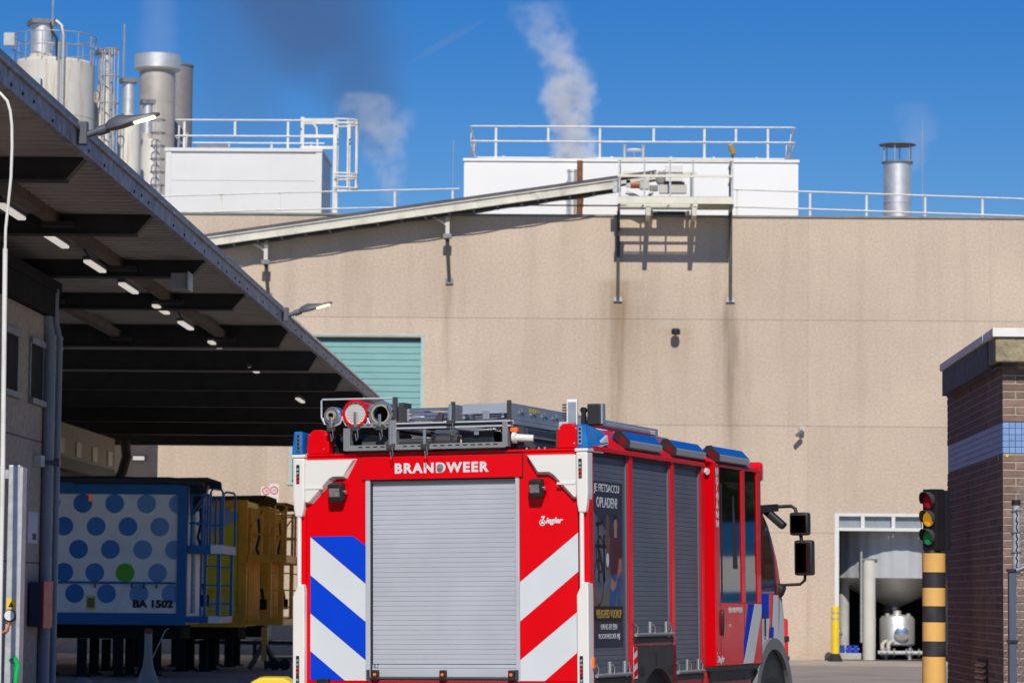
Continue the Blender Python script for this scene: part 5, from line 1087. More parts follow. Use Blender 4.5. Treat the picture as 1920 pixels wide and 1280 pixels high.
# ---- right side of the body
P('side_post', MB().box(1.19, 1.25, 0.081, 0.098, 0.86, 2.825), t_red); P('side_post', MB().box(1.19, 1.25, 1.030, 1.115, 0.86, 2.825), t_red)
P('side_post', MB().box(1.19, 1.25, 2.198, 2.285, 0.86, 2.825), t_red); P('side_post', MB().box(1.19, 1.25, 3.10, 3.19, 0.60, 2.825), t_red)
P('cornice', MB().box(1.19, 1.262, 0.081, 3.19, 2.828, 2.868), t_red, bevel=0.006)
P('sill_panel', MB().box(1.19, 1.245, 2.29, 3.098, 0.60, 1.02), t_red); P('sill_panel', MB().box(1.19, 1.247, 1.118, 2.196, 1.29, 1.335), t_red)
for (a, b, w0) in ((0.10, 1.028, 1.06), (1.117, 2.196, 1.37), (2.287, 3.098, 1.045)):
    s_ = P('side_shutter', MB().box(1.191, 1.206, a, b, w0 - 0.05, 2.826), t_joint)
    me = MB().box(0, 0.014, a + 0.035, b - 0.035, 0, 0.0392).mesh('slat', t_shut_shaded, bevel=0.0035)
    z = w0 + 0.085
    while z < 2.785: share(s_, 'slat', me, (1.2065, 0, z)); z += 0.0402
    P('guide_rail', MB().box(1.192, 1.236, a + 0.002, a + 0.033, w0 - 0.05, 2.826), t_shut_shaded, parent=s_); P('guide_rail', MB().box(1.192, 1.236, b - 0.033, b - 0.002, w0 - 0.05, 2.826), t_shut_shaded, parent=s_)
    P('head_gap', MB().box(1.192, 1.23, a + 0.034, b - 0.034, 2.79, 2.826), t_black, parent=s_)
    P('bottom_bar', MB().box(1.207, 1.226, a + 0.035, b - 0.035, w0 + 0.012, w0 + 0.082), t_shut_shaded, bevel=0.005, parent=s_)
    P('lift_bar', MB().cyl((1.262, a + 0.02, w0 + 0.012), (1.262, b - 0.01, w0 + 0.012), 0.016, 12), t_rack, smooth=40, parent=s_)
    P('under_shelf', MB().box(1.20, 1.262, a + 0.01, b - 0.01, w0 - 0.055, w0 - 0.012), t_black, parent=s_)
    for q in (0.06, 0.5, 0.93):
        v = a + (b - a) * q; P('bar_hook', MB().tube([(1.262, v, w0 + 0.02), (1.268, v - 0.015, w0 + 0.07), (1.262, v - 0.035, w0 + 0.098), (1.25, v - 0.05, w0 + 0.085)], 0.009, 8), t_chrome, smooth=50, parent=s_)
    for q in (0.40, 0.82):
        v = a + (b - a) * q; P('latch', MB().cyl((1.25, v, w0 + 0.022), (1.25, v, w0 + 0.118), 0.022, 14), t_chrome, smooth=40, parent=s_)
# rear wheel arch panel with its cut-out, wheel
arc = [(1.78 + 0.60 * math.cos(a), 0.505 + 0.60 * math.sin(a)) for a in [PI - PI * i / 20 for i in range(21)]]
sideplate('arch_panel', [(1.125, 0.5), (1.18, 0.5)] + arc + [(2.38, 0.5)][:0] + [(2.385, 0.5), (2.29, 1.288), (1.125, 1.288)], t_dgrey, u=1.195, d=0.055)
for v in (1.33, 2.13): P('panel_latch', MB().box(1.2505, 1.256, v - 0.05, v + 0.05, 1.06, 1.12), t_black)
P('panel_catch', MB().box(1.2505, 1.257, 1.70, 1.73, 1.13, 1.235), t_black)
hz_ = P('hazard_strip', MB().box(1.2505, 1.2525, 1.105, 1.205, 1.03, 1.282), t_refl)
for z in (1.03, 1.13, 1.23): sideplate('hazard_bar', [(1.106, z), (1.204, z + 0.035), (1.204, min(z + 0.085, 1.281)), (1.106, min(z + 0.05, 1.281))], t_stripe, u=1.2527, d=0.001, parent=hz_)
def wheel(u, v, w, side=1):
    wh = P('wheel', MB().lathe([(0.27, 0), (0.28, 0.02), (0.42, 0.0), (0.485, 0.03), (0.50, 0.08), (0.50, 0.20), (0.485, 0.25), (0.42, 0.28), (0.28, 0.26)], (0, 0, 0), 48), black_rubber, smooth=40)
    wh.rotation_euler = (0, PI / 2 * side, 0); wh.location = (u, v, w)
    rm = part(wh, 'rim', MB().lathe([(0.05, 0.25), (0.10, 0.25), (0.12, 0.20), (0.20, 0.17), (0.26, 0.22), (0.285, 0.262), (0.29, 0.262), (0.285, 0.2)], (0, 0, 0), 36), t_rack, smooth=40, local=True)
    return wh
wheel(0.93, 1.78, 0.50); wheel(-0.93, 1.78, 0.50, -1)
P('arch_liner', MB().box(0.90, 0.925, 1.15, 2.39, 0.4, 1.2), t_black)
# poster on the first shutter
po = P('safety_poster', MB().box(1.2215, 1.2222, 0.150, 0.925, 1.287, 2.60), M('poster_navy', (0.020, 0.030, 0.055), 0.45, var=0.1))
def pp_(name, poly, mat, d=0.0): return sideplate(name, poly, mat, u=1.2224 + d, d=0.0004, parent=po)
pgrey = M('poster_photo_grey', (0.10, 0.115, 0.155), 0.5, var=0.35, vs=7); pink = M('poster_skin', (0.36, 0.17, 0.12), 0.5)
pmar = M('poster_maroon', (0.075, 0.012, 0.03), 0.5); pjean = M('poster_jeans', (0.02, 0.085, 0.25), 0.5, var=0.25, vs=25); pblk = M('poster_black', (0.01, 0.011, 0.014), 0.5)
pp_('photo_field', [(0.155, 1.615), (0.92, 1.615), (0.92, 2.0), (0.42, 2.25), (0.155, 2.37)], pgrey)
pp_('photo_floor', [(0.155, 1.615), (0.92, 1.615), (0.92, 1.70), (0.155, 1.76)], M('poster_floor', (0.13, 0.125, 0.12), 0.5), 0.0004)
D = 0.0008
def ell(cv, cw, rv, rw_, n=22): return [(cv + rv * math.cos(2 * PI * i / n), cw + rw_ * math.sin(2 * PI * i / n)) for i in range(n)]
def ringpoly(name, cv, cw, rv, rw_, t, mat):
    mbx = MB(); n = 26; vs = []
    for q in (1, 1 - t):
        for i in range(n): vs.append((1.2224 + D, cv + rv * q * math.cos(2 * PI * i / n), cw + rw_ * q * math.sin(2 * PI * i / n)))
    mbx.add(vs, [(i, (i + 1) % n, n + (i + 1) % n, n + i) for i in range(n)]); P(name, mbx, mat, parent=po)
ringpoly('printed_bicycle_wheel', 0.30, 1.80, 0.13, 0.19, 0.12, pblk); ringpoly('printed_bicycle_wheel', 0.34, 2.02, 0.10, 0.15, 0.15, pblk)
for pl in ([(0.22, 2.10), (0.50, 2.10), (0.50, 2.07), (0.22, 2.07)], [(0.28, 2.30), (0.31, 2.30), (0.33, 1.80), (0.29, 1.80)], [(0.24, 2.27), (0.42, 2.29), (0.42, 2.26), (0.24, 2.24)], [(0.30, 2.06), (0.34, 2.06), (0.48, 1.82), (0.44, 1.80)], [(0.42, 2.18), (0.47, 2.18), (0.46, 1.80), (0.43, 1.80)]):
    pp_('printed_bicycle_frame', pl, pblk, D)
D2 = 0.0014
pp_('printed_door', [(0.50, 1.9), (0.57, 1.9), (0.57, 2.32), (0.50, 2.35)], M('poster_brown', (0.14, 0.06, 0.03), 0.5), D)
pp_('printed_torso', [(0.60, 2.17), (0.68, 2.20), (0.76, 2.20), (0.86, 2.15), (0.89, 2.06), (0.87, 1.88), (0.62, 1.86), (0.57, 1.98)], pmar, D2)
pp_('printed_head', ell(0.735, 2.262, 0.045, 0.062), pink, D2); pp_('printed_neck', [(0.70, 2.16), (0.77, 2.16), (0.765, 2.22), (0.705, 2.22)], pink, D2 + 0.0003)
pp_('printed_hair', [(0.69, 2.28), (0.70, 2.33), (0.74, 2.345), (0.78, 2.33), (0.785, 2.285), (0.76, 2.31), (0.71, 2.305)], pblk, D2 + 0.0006)
pp_('printed_arm', [(0.82, 2.00), (0.88, 1.99), (0.88, 1.90), (0.72, 1.80), (0.62, 1.84), (0.60, 1.76), (0.66, 1.73), (0.74, 1.77), (0.80, 1.88)], pink, D2 + 0.0003)
pp_('printed_jeans', [(0.62, 1.86), (0.88, 1.86), (0.87, 1.62), (0.78, 1.62), (0.76, 1.74), (0.72, 1.62), (0.57, 1.62), (0.58, 1.75)], pjean, D2 - 0.0003)
pp_('printed_detector', ell(0.53, 1.98, 0.035, 0.055), paper_w, D2 + 0.0003)
pp_('slogan_band', [(0.20, 1.50), (0.90, 1.50), (0.90, 1.607), (0.20, 1.607)], pblk, D2 + 0.001)
SU = 1.2254
pt_w = M('poster_text_white', (0.62, 0.64, 0.68), 0.5); pt_y = M('poster_text_gold', (0.50, 0.33, 0.06), 0.5)
for s, v0, v1, w0, w1, m_ in (('JE FIETSACCU', 0.185, 0.835, 2.497, 2.580, pt_w), ('OPLADEN?', 0.25, 0.785, 2.392, 2.475, pt_w), ('VEILIGHEID VOOROP', 0.225, 0.875, 1.52, 1.588, pt_y),
                              ('HANG ER EEN', 0.345, 0.755, 1.428, 1.474, pt_w), ('ROOKMELDER BIJ', 0.29, 0.825, 1.345, 1.397, pt_w)):
    lettering(po, 'poster_text', s, v1 - v0, w1 - w0, (SU, v0, w0), FACE_RIGHT, m_, depth=0.0006, bold=0.012)
# ---- roof edges and light bars
for sgn in (-1, 1):
    prof = [(1.25 * sgn, 2.869), (1.03 * sgn, 3.045), (0.99 * sgn, 3.045), (0.97 * sgn, 2.80), (1.18 * sgn, 2.80)]
    P('roof_locker', MB().prism(prof, RV, UV, WV, VV, 0.47, 3.2), t_red, bevel=0.008)
    P('roof_locker_inner', MB().box(min(0.94 * sgn, 0.965 * sgn), max(0.94 * sgn, 0.965 * sgn), 0.1, 3.2, 2.846, 3.0), t_dgrey)
P('roof_deck', MB().box(-0.96, 0.96, 0.102, 3.2, 2.80, 2.83), t_rack)
for a, b in ((0.97, 1.88), (2.27, 3.17), (3.44, 4.44)):
    cab = a > 3.3; du = 0.06 if cab else 0.015
    o1, o2, o3, o4 = (1.185 + du, 3.028), (1.252 + du, 2.958), (1.262 + du, 2.945), (1.258 + du, 2.895)
    bar = P('light_bar', MB().prism([(1.10 + du, 2.99), (1.13 + du, 3.02), o1, o2, (1.2 + du, 2.93)], RV, UV, WV, VV, a, b), t_barblue)
    P('bar_lower', MB().prism([(1.2 + du, 2.93), (o2[0] + 0.001, o2[1] - 0.001), o3, o4, (1.2 + du, 2.88)], RV, UV, WV, VV, a + 0.0, b), t_barsil, bevel=0.006, parent=bar)
    P('end_cap', MB().prism([(1.12 + du, 2.99), (1.14 + du, 3.03), (1.19 + du, 3.034), (1.258 + du, 2.963), (1.266 + du, 2.945), (1.262 + du, 2.89), (1.2 + du, 2.885)], RV, UV, WV, VV, a - 0.012, a - 0.001), t_black, bevel=0.003, parent=bar)
    P('end_lamp', MB().prism([(1.17 + du, 2.965), (1.20 + du, 2.985), (1.23 + du, 2.95), (1.23 + du, 2.915), (1.20 + du, 2.91)], RV, UV, WV, VV, a - 0.015, a - 0.0125), M('end_lamp_red', (0.16, 0.004, 0.006), 0.3) if 'end_lamp_red' not in MATS else MATS['end_lamp_red'], parent=bar)

# ---- crew cab (v 3.2 .. 4.87), hollow with windows
for sgn in (-1, 1):
    def cp(name, pl, mat, u=1.30, d=0.03, bevel=0.006):
        s = sgn; return P(name, MB().prism(pl, RV, VV, WV, (s, 0, 0), u - d, u), mat, bevel=bevel)
    P('cab_edge', MB().prism([(1.14 * sgn, 3.195), (1.215 * sgn, 3.195), (1.30 * sgn, 3.33), (1.30 * sgn, 3.36), (1.14 * sgn, 3.36)], RV, UV, VV, WV, 1.09, 2.88), t_red, bevel=0.006)
    cp('cab_side', [(3.36, 1.09), (3.50, 1.09), (3.50, 2.872), (3.36, 2.872)], t_red); cp('cab_side', [(3.502, 1.09), (4.87, 1.09), (4.87, 1.638), (3.502, 1.645)], t_red)
    cp('cab_side', [(3.502, 2.845), (4.87, 2.845), (4.87, 2.872), (3.502, 2.872)], t_red); cp('cab_side', [(4.215, 1.642), (4.335, 1.642), (4.335, 2.843), (4.215, 2.843)], t_red)
    cp('cab_side', [(4.74, 1.642), (4.87, 1.642), (4.87, 2.843), (4.74, 2.843)], t_red)
    cp('crew_window', [(3.503, 1.646), (4.214, 1.643), (4.214, 2.843), (3.503, 2.843)], t_glass, u=1.290, d=0.006, bevel=0); cp('fore_window', [(4.336, 1.643), (4.739, 1.643), (4.739, 2.80), (4.336, 2.843)], t_glass, u=1.290, d=0.006, bevel=0)
    cp('window_frame', [(3.56, 1.70), (3.60, 1.70), (3.60, 2.70), (3.56, 2.70)], t_black, u=1.293, d=0.004); cp('window_frame', [(3.95, 1.95), (4.10, 1.95), (4.10, 2.60), (3.95, 2.60)][:2] + [(3.985, 2.60), (3.95, 2.60)], t_black, u=1.293, d=0.004)
    cp('sill_step', [(3.2, 1.045), (4.72, 1.045), (4.72, 1.088), (3.2, 1.088)], t_black, u=1.305, d=0.14)
    cp('step_box', [(3.2, 0.5), (4.66, 0.5), (4.66, 1.044), (3.2, 1.044)], t_red, u=1.25, d=0.1)
P('cab_back', MB().box(-1.14, 1.14, 3.2, 3.25, 1.0, 2.95), t_dgrey); P('cab_floor', MB().box(-1.26, 1.26, 3.26, 4.86, 0.95, 1.05), t_black)
P('cab_roof', MB().add([(-1.30, 3.2, 2.874), (1.30, 3.2, 2.874), (1.30, 4.90, 2.874), (-1.30, 4.90, 2.874), (-1.05, 3.2, 3.03), (1.05, 3.2, 3.03), (1.10, 4.84, 3.00), (-1.10, 4.84, 3.00)], [(3, 2, 1, 0), (4, 5, 6, 7), (0, 1, 5, 4), (1, 2, 6, 5), (2, 3, 7, 6), (3, 0, 4, 7)]), t_red, bevel=0.03, smooth=50)
P('cab_visor', MB().box(-1.30, 1.30, 4.905, 4.98, 2.77, 2.95), t_red, bevel=0.03, smooth=50)
P('visor_lamp', MB().box(1.13, 1.295, 4.981, 5.0, 2.78, 2.93), t_mark, bevel=0.005)
for u in (-0.8, -0.25, 0.3, 0.85): P('crew_seat', MB().box(u - 0.22, u + 0.22, 3.3, 3.45, 1.5, 2.15).box(u - 0.22, u + 0.22, 3.3, 3.8, 1.4, 1.5), t_hose, bevel=0.03)
P('grab_rail', MB().cyl((1.2, 3.70, 1.2), (1.2, 3.70, 2.42), 0.02, 10), bollard_y, smooth=40)
P('ceiling_console', MB().box(0.6, 1.2, 3.62, 4.1, 2.5, 2.72), t_hose, bevel=0.01)
P('door_handle', MB().prism(ell(3.52, 1.47, 0.035, 0.115), RV, VV, WV, UV, 1.3005, 1.318), t_black, bevel=0.006)
sd = TR
lettering(TR, 'unit_number', '20-9433', 0.53, 0.075, (1.3005, 3.385, 2.835), (0, PI / 2, 0), t_refl, depth=0.001, bold=0.03)
lettering(TR, 'door_lettering', 'BRANDWEER', 0.46, 0.05, (1.3005, 3.755, 1.555), FACE_RIGHT, t_refl, depth=0.001, bold=0.03, spacing=1.1)
lettering(TR, 'door_note', 'Ploeg', 0.07, 0.02, (1.3005, 3.76, 1.44), FACE_RIGHT, t_refl, depth=0.001) if False else None
P('door_note', MB().box(1.3003, 1.301, 3.765, 3.83, 1.435, 1.455), t_refl)
bd = P('maker_badge', MB().box(1.3003, 1.301, 3.375, 3.39, 1.195, 1.215), t_refl)
lettering(bd, 'badge_script', 'Ziegler', 0.23, 0.075, (1.3005, 3.375, 1.105), FACE_RIGHT, t_refl, depth=0.001, bold=0.04, shear=0.25)
for v, w0, w1 in ((3.499, 1.09, 1.644), (4.275, 1.09, 1.644), (4.866, 1.09, 2.87)): P('door_gap', MB().box(1.3002, 1.3008, v - 0.004, v + 0.004, w0, w1), t_black)
P('scene_lamp', MB().cyl((1.23, 3.235, 2.80), (1.275, 3.215, 2.79), 0.028, 14), t_white, smooth=40)
sideplate('stripe_blue', [(4.25, 1.24), (4.42, 1.637), (4.66, 1.637), (4.33, 1.10), (4.25, 1.10)][:0] + [(4.24, 1.30), (4.40, 1.636), (4.62, 1.636), (4.24, 1.12)][0:4], t_blue, u=1.3004, d=0.001)
sideplate('stripe_white', [(4.24, 1.115), (4.625, 1.636), (4.86, 1.636), (4.86, 1.56), (4.56, 1.10), (4.22, 1.10)], t_refl, u=1.3004, d=0.001)
# ---- front cab, lofted
LV = [(0.70, 1.22, 6.12), (1.06, 1.25, 6.15), (1.5, 1.25, 6.12), (1.8, 1.245, 6.03), (2.1, 1.22, 5.95), (2.35, 1.18, 5.85), (2.55, 1.13, 5.72), (2.68, 1.07, 5.52), (2.72, 0.98, 5.35)]
def at(w):
    for (w0, h0, f0), (w1, h1, f1) in zip(LV[:-1], LV[1:]):
        if w <= w1: k = (w - w0) / (w1 - w0); return h0 + (h1 - h0) * k, f0 + (f1 - f0) * k
    return LV[-1][1:]
def outline(w, off=0.0):
    h, f = at(w); h += off; f += off; R_ = 0.32; pts = [(h, 4.90), (h, f - R_ - 0.3), (h, f - R_)]
    for i in range(1, 8): a = PI / 2 * i / 8; pts.append((h - R_ + R_ * math.cos(a), f - R_ + R_ * math.sin(a)))
    pts.append((h - R_, f)); return pts + [(-u, v) for u, v in reversed(pts)]
P('front_cab', MB().strip([[(u, v, w) for u, v in outline(w)] for w, _, _ in LV]).add([(u, v, 2.72) for u, v in outline(2.72)], [tuple(range(len(outline(2.72))))]), t_red, smooth=45)
def cabpatch(name, v0, v1, w0, w1, mat, off=0.006, skew=0.0):
    rows_ = []
    for i in range(9):
        w = w0 + (w1 - w0) * i / 8; h, f = at(w); dv = skew * (w - w0); row = []
        for j in range(5):
            v = v0 + (v1 - v0) * j / 4 + dv; u = h + off
            e = v - (f - 0.32)
            if e > 0: u = h + off - 0.32 + math.sqrt(max(0.0, 0.32 ** 2 - min(e, 0.31) ** 2))
            row.append((u, v, w))
        rows_.append(row)
    return P(name, MB().strip(rows_), mat, smooth=45)
cabpatch('driver_window', 5.0, 5.50, 1.74, 2.46, t_glassg, 0.008); cabpatch('window_post', 5.50, 5.58, 1.74, 2.46, t_black, 0.008)
cabpatch('window_top', 4.98, 5.5, 2.462, 2.56, t_black, 0.007)
cabpatch('stripe_blue', 5.0, 5.28, 1.42, 1.73, t_blue, 0.004, 0.1); cabpatch('stripe_white', 4.93, 5.20, 1.16, 1.50, t_refl, 0.005, 0.35); cabpatch('stripe_white', 5.34, 5.60, 1.20, 1.72, t_refl, 0.004, 0.25); cabpatch('stripe_blue', 5.28, 5.42, 1.20, 1.42, t_blue, 0.0045, 0.2)
cabpatch('stripe_white', 5.62, 5.84, 1.2, 1.72, t_refl, 0.004, 0.05)
cabpatch('cab_handle', 5.08, 5.13, 1.34, 1.56, t_black, 0.02)
rows_ = []
for i in range(7):
    w = 1.78 + 0.80 * i / 6; o = outline(w, 0.006); rows_.append([(u, v, w) for u, v in o[4:-4]])
P('windscreen', MB().strip(rows_), t_glass, smooth=45)
P('bumper', MB().strip([[(u * 1.012, v + 0.05, w) for u, v in outline(1.1)][2:-2] for w in (0.45, 0.5, 0.95, 1.0)]), t_white, smooth=40)
P('corner_light', MB().box(1.20, 1.275, 5.86, 5.93, 1.04, 1.50), t_lred, bevel=0.03, smooth=50); P('corner_light_gap', MB().box(1.19, 1.278, 5.855, 5.935, 1.28, 1.33).box(1.19, 1.278, 5.855, 5.935, 1.10, 1.14), t_black)
arc_o = [(5.33 + 0.69 * math.cos(a), 0.63 + 0.69 * math.sin(a)) for a in [PI * 0.97 - PI * 0.94 * i / 24 for i in range(25)]]
arc_i = [(5.33 + 0.585 * math.cos(a), 0.63 + 0.585 * math.sin(a)) for a in [PI * 0.03 + PI * 0.94 * i / 24 for i in range(25)]]
mbx = MB()
for (o_a, o_b), (i_a, i_b) in zip(zip(arc_o[:-1], arc_o[1:]), zip(arc_i[::-1][:-1], arc_i[::-1][1:])):
    mbx.prism([o_a, o_b, i_b, i_a], RV, VV, WV, UV, 1.22, 1.295)
P('wheel_arch', mbx, t_arch)
P('arch_void', MB().cyl((1.20, 5.33, 0.63), (1.256, 5.33, 0.63), 0.60, 40), t_black)
wheel(1.0, 5.33, 0.50); wheel(-1.0, 5.33, 0.50, -1)
# ---- mirrors
for sgn in (1,):
    a1 = P('mirror_arm', MB().tube([(1.12, 5.62, 2.545), (1.20, 5.75, 2.56), (1.36, 5.75, 2.565), (1.40, 5.75, 2.54), (1.42, 5.75, 2.47)], 0.017, 10), t_black, smooth=50)
    P('mirror_arm', MB().tube([(1.45, 5.75, 2.30), (1.46, 5.75, 2.22)], 0.018, 8), t_black); P('mirror_arm', MB().tube([(1.49, 5.75, 1.92), (1.485, 5.75, 1.86), (1.44, 5.75, 1.822), (1.18, 5.70, 1.812)], 0.015, 10), t_black, smooth=50)
    for (u0, u1, w0, w1) in ((1.35, 1.538, 2.285, 2.503), (1.392, 1.575, 1.905, 2.240)):
        h = P('mirror_head', MB().box(u0, u1, 5.70, 5.82, w0, w1), t_black, bevel=0.028, smooth=50)
        P('mirror_glass', MB().box(u0 + 0.022, u1 - 0.022, 5.694, 5.699, w0 + 0.03, w1 - 0.03), M('mirror_silver', (0.10, 0.11, 0.13), 0.03, 1.0, var=0.02) if 'mirror_silver' not in MATS else MATS['mirror_silver'], parent=h)
    P('kerb_mirror', MB().obox((1.22, 5.65, 2.45), (0.75, 0, -0.66), (0, 1, 0), (0.66, 0, 0.75), 0.13, 0.06, 0.035), t_black, bevel=0.02)
    P('front_mirror', MB().obox((1.21, 5.72, 1.78), (0.9, 0, -0.4), (0, 1, 0), (0.4, 0, 0.9), 0.085, 0.07, 0.06), t_black, bevel=0.035, smooth=50)
    P('mirror_bracket', MB().bar((1.10, 5.45, 2.53), (1.22, 5.72, 2.55), 0.06, 0.07), t_black)

# ================================================================ ROOF GEAR OF THE FIRE ENGINE
rk = P('roof_rack', MB().box(-0.80, 0.575, -0.055, -0.03, 2.862, 2.905), t_rack, bevel=0.003)
for k in range(19):
    u = -0.66 + k * 0.064
    if abs(u + 0.37) > 0.05 and u < 0.5: P('rack_slot', MB().box(u - 0.018, u + 0.018, -0.0562, -0.055, 2.884, 2.894), t_black, parent=rk)
for u0, u1, w0, w1 in ((-0.81, -0.752, 2.866, 3.045), (-0.405, -0.352, 2.90, 3.10), (0.548, 0.592, 2.87, 3.07)): P('rack_post', MB().box(u0, u1, -0.052, 0.02, w0, w1), t_rack, bevel=0.003, parent=rk)
P('rack_rail', MB().box(-0.72, -0.41, -0.055, -0.02, 3.046, 3.080), t_rack, bevel=0.003, parent=rk)
for k in range(5): P('rack_slot', MB().box(-0.66 + k * 0.055, -0.632 + k * 0.055, -0.0562, -0.055, 3.060, 3.069), t_black, parent=rk)
P('rack_rail', MB().box(-0.40, 0.615, -0.05, 0.02, 3.028, 3.040), t_alu_l, parent=rk); P('rack_rail', MB().box(-0.40, 0.615, -0.05, 0.02, 3.066, 3.078), t_alu_l, parent=rk); P('rack_web', MB().box(-0.40, 0.615, -0.03, 0.02, 3.0405, 3.0655), t_dgrey, parent=rk)
for u in (-0.39, 0.59): P('rack_arm', MB().box(u - 0.02, u + 0.02, 0.021, 3.0, 3.03, 3.06), t_rack, parent=rk)
P('rack_tray', MB().box(-0.80, 0.575, 0.02, 2.4, 2.846, 2.862), t_black, parent=rk)
P('rack_hoop', MB().tube([(-0.975, -0.04, 3.08), (-1.005, -0.04, 3.14), (-1.005, -0.04, 3.27), (-0.995, -0.04, 3.282), (-0.385, -0.04, 3.276)], 0.008, 8), t_alu_l, smooth=50, parent=rk)
P('rack_plate', MB().box(-0.385, -0.350, -0.05, -0.02, 3.075, 3.285), t_dgrey, bevel=0.003, parent=rk)
for u, w0, w1 in ((-0.395, 2.90, 3.05), (-0.10, 2.90, 3.02), (-0.695, 3.05, 3.17), (-0.485, 3.05, 3.15), (-0.91, 3.05, 3.14), (0.12, 3.08, 3.21)):
    c_ = P('clamp', MB().box(u - 0.012, u + 0.012, -0.085, -0.058, w0, w1), t_chrome, bevel=0.004, parent=rk)
    P('clamp_base', MB().box(u - 0.035, u + 0.035, -0.08, -0.05, w0 - 0.03, w0 + 0.015), t_dgrey, bevel=0.008, parent=rk)
    P('clamp_chain', MB().tube([(u + 0.02, -0.085, w0 - 0.02), (u + 0.03, -0.09, w0 - 0.08), (u + 0.015, -0.09, w0 - 0.11), (u + 0.005, -0.09, w0 - 0.05)], 0.004, 5), dull_steel, parent=rk)
for c_u, c_w, rr, nm_ in ((-0.909, 3.148, 0.075, 's'), (-0.704, 3.164, 0.108, 'm'), (-0.487, 3.150, 0.108, 'l')):
    pts = [(c_u + 1.18 * rr * math.cos(a), -0.035, c_w + 1.18 * rr * math.sin(a)) for a in [math.radians(x) for x in (190, 225, 270, 315, 350)]]
    P('hose_cradle', MB().tube(pts, 0.009, 8), t_alu_l, parent=rk)
P('tail_lamp', MB().box(0.60, 0.66, -0.02, 0.03, 2.985, 3.02), t_orange, bevel=0.008, parent=rk); P('lamp_bracket', MB().box(0.593, 0.70, 0.031, 0.05, 2.96, 3.03), t_dgrey, parent=rk)
P('roller', MB().cyl((0.64, 0.0, 2.94), (0.78, 0.03, 2.93), 0.03, 14).cyl((0.62, 0.0, 2.94), (0.65, 0.0, 2.94), 0.045, 16), M('roller_white', (0.7, 0.69, 0.65), 0.5), smooth=40, parent=rk); P('gas_strut', MB().bar((0.70, 0.02, 2.93), (0.80, 0.02, 2.85), 0.03, 0.04), t_dgrey, parent=rk)
# suction hoses
b0 = (-0.909, 0, 3.07); s1 = cargo('suction_hose', 'slim suction hose with small steel coupling, left on the engine roof', 'hose', b0, 'hoses on the engine roof')
CP(s1, b0, 'hose_body', MB().cyl((-0.909, 0.05, 3.148), (-0.909, 2.6, 3.148), 0.062, 20), t_hose, smooth=40)
CP(s1, b0, 'coupling', MB().ring((-0.909, 0.05, 3.148), (0, -1, 0), 0.048, 0.074, 0.09, 28).ring((-0.909, -0.02, 3.148), (0, -1, 0), 0.040, 0.062, 0.05, 28), t_chrome, smooth=40)
CP(s1, b0, 'gasket', MB().ring((-0.909, -0.05, 3.148), (0, -1, 0), 0.024, 0.041, 0.03, 24), M('gasket_cream', (0.36, 0.33, 0.25), 0.6), smooth=40)
b0 = (-0.704, 0, 3.05); s2h = cargo('suction_strainer', 'red rimmed perforated round strainer on the engine roof', 'strainer', b0)
CP(s2h, b0, 'drum', MB().cyl((-0.704, -0.03, 3.164), (-0.704, 0.35, 3.164), 0.098, 32), t_red, smooth=40)
CP(s2h, b0, 'rim', MB().ring((-0.704, -0.03, 3.164), (0, -1, 0), 0.092, 0.108, 0.03, 36), t_red, smooth=40)
CP(s2h, b0, 'sieve_plate', MB().cyl((-0.704, -0.0305, 3.164), (-0.704, -0.04, 3.164), 0.0915, 36), M('sieve_bright', (0.78, 0.77, 0.75), 0.4))
mbh = MB()
for i in range(-9, 10):
    for j in range(-9, 10):
        x, z = (i + 0.5 * (j % 2)) * 0.0135, j * 0.0118
        if x * x + z * z < 0.0845 ** 2: mbh.cyl((-0.704 + x, -0.0402, 3.164 + z), (-0.704 + x, -0.0408, 3.164 + z), 0.0044, 6)
o_ = CP(s2h, b0, 'sieve_holes', mbh, t_black); o_['kind'] = 'stuff'
b0 = (-0.487, 0, 3.04); s3 = cargo('suction_hose', 'thick suction hose with open coupling, middle of the engine roof', 'hose', b0, 'hoses on the engine roof')
CP(s3, b0, 'hose_body', MB().ring((-0.487, 0.03, 3.15), (0, 1, 0), 0.070, 0.085, 2.6, 28), t_hose, smooth=40)
CP(s3, b0, 'coupling', MB().ring((-0.487, 0.04, 3.15), (0, -1, 0), 0.082, 0.108, 0.09, 8), t_chrome)
CP(s3, b0, 'gasket', MB().ring((-0.487, -0.03, 3.15), (0, -1, 0), 0.066, 0.079, 0.028, 30), MATS['gasket_cream'], smooth=40)
for a in (30, 150, 270): CP(s3, b0, 'claw', MB().obox((-0.487 + 0.1 * math.cos(math.radians(a)), -0.055, 3.15 + 0.1 * math.sin(math.radians(a))), (math.cos(math.radians(a)), 0, math.sin(math.radians(a))), VV, (-math.sin(math.radians(a)), 0, math.cos(math.radians(a))), 0.014, 0.02, 0.03), t_chrome, bevel=0.005)
b0 = (-0.95, 0.3, 2.84); hb_ = cargo('stowed_hose', 'dark blue stowed hose running low along the left engine roof', 'hose', b0)
CP(hb_, b0, 'hose_body', MB().tube([(-0.88, 0.12, 2.97), (-0.80, 0.1, 2.975), (-0.86, 0.9, 2.97), (-0.86, 2.6, 2.97)], 0.045, 14), t_hose, smooth=50)
b0 = (-0.1, 0.2, 2.865); tb_ = cargo('equipment_box', 'black ribbed equipment case lying in the roof rack', 'case', b0)
CP(tb_, b0, 'case_body', MB().box(0.17, 0.45, 0.03, 1.2, 2.866, 3.005), t_black, bevel=0.02); CP(tb_, b0, 'lid', MB().box(0.16, 0.46, 0.02, 1.21, 2.985, 3.0), t_dgrey, bevel=0.004)
CP(tb_, b0, 'latch', MB().box(0.29, 0.33, 0.005, 0.019, 2.97, 3.0), t_chrome)
b0 = (-0.1, 0.2, 2.86); t2_ = cargo('tool_tray', 'grey moulded tool tray between the rack posts', 'tray', b0)
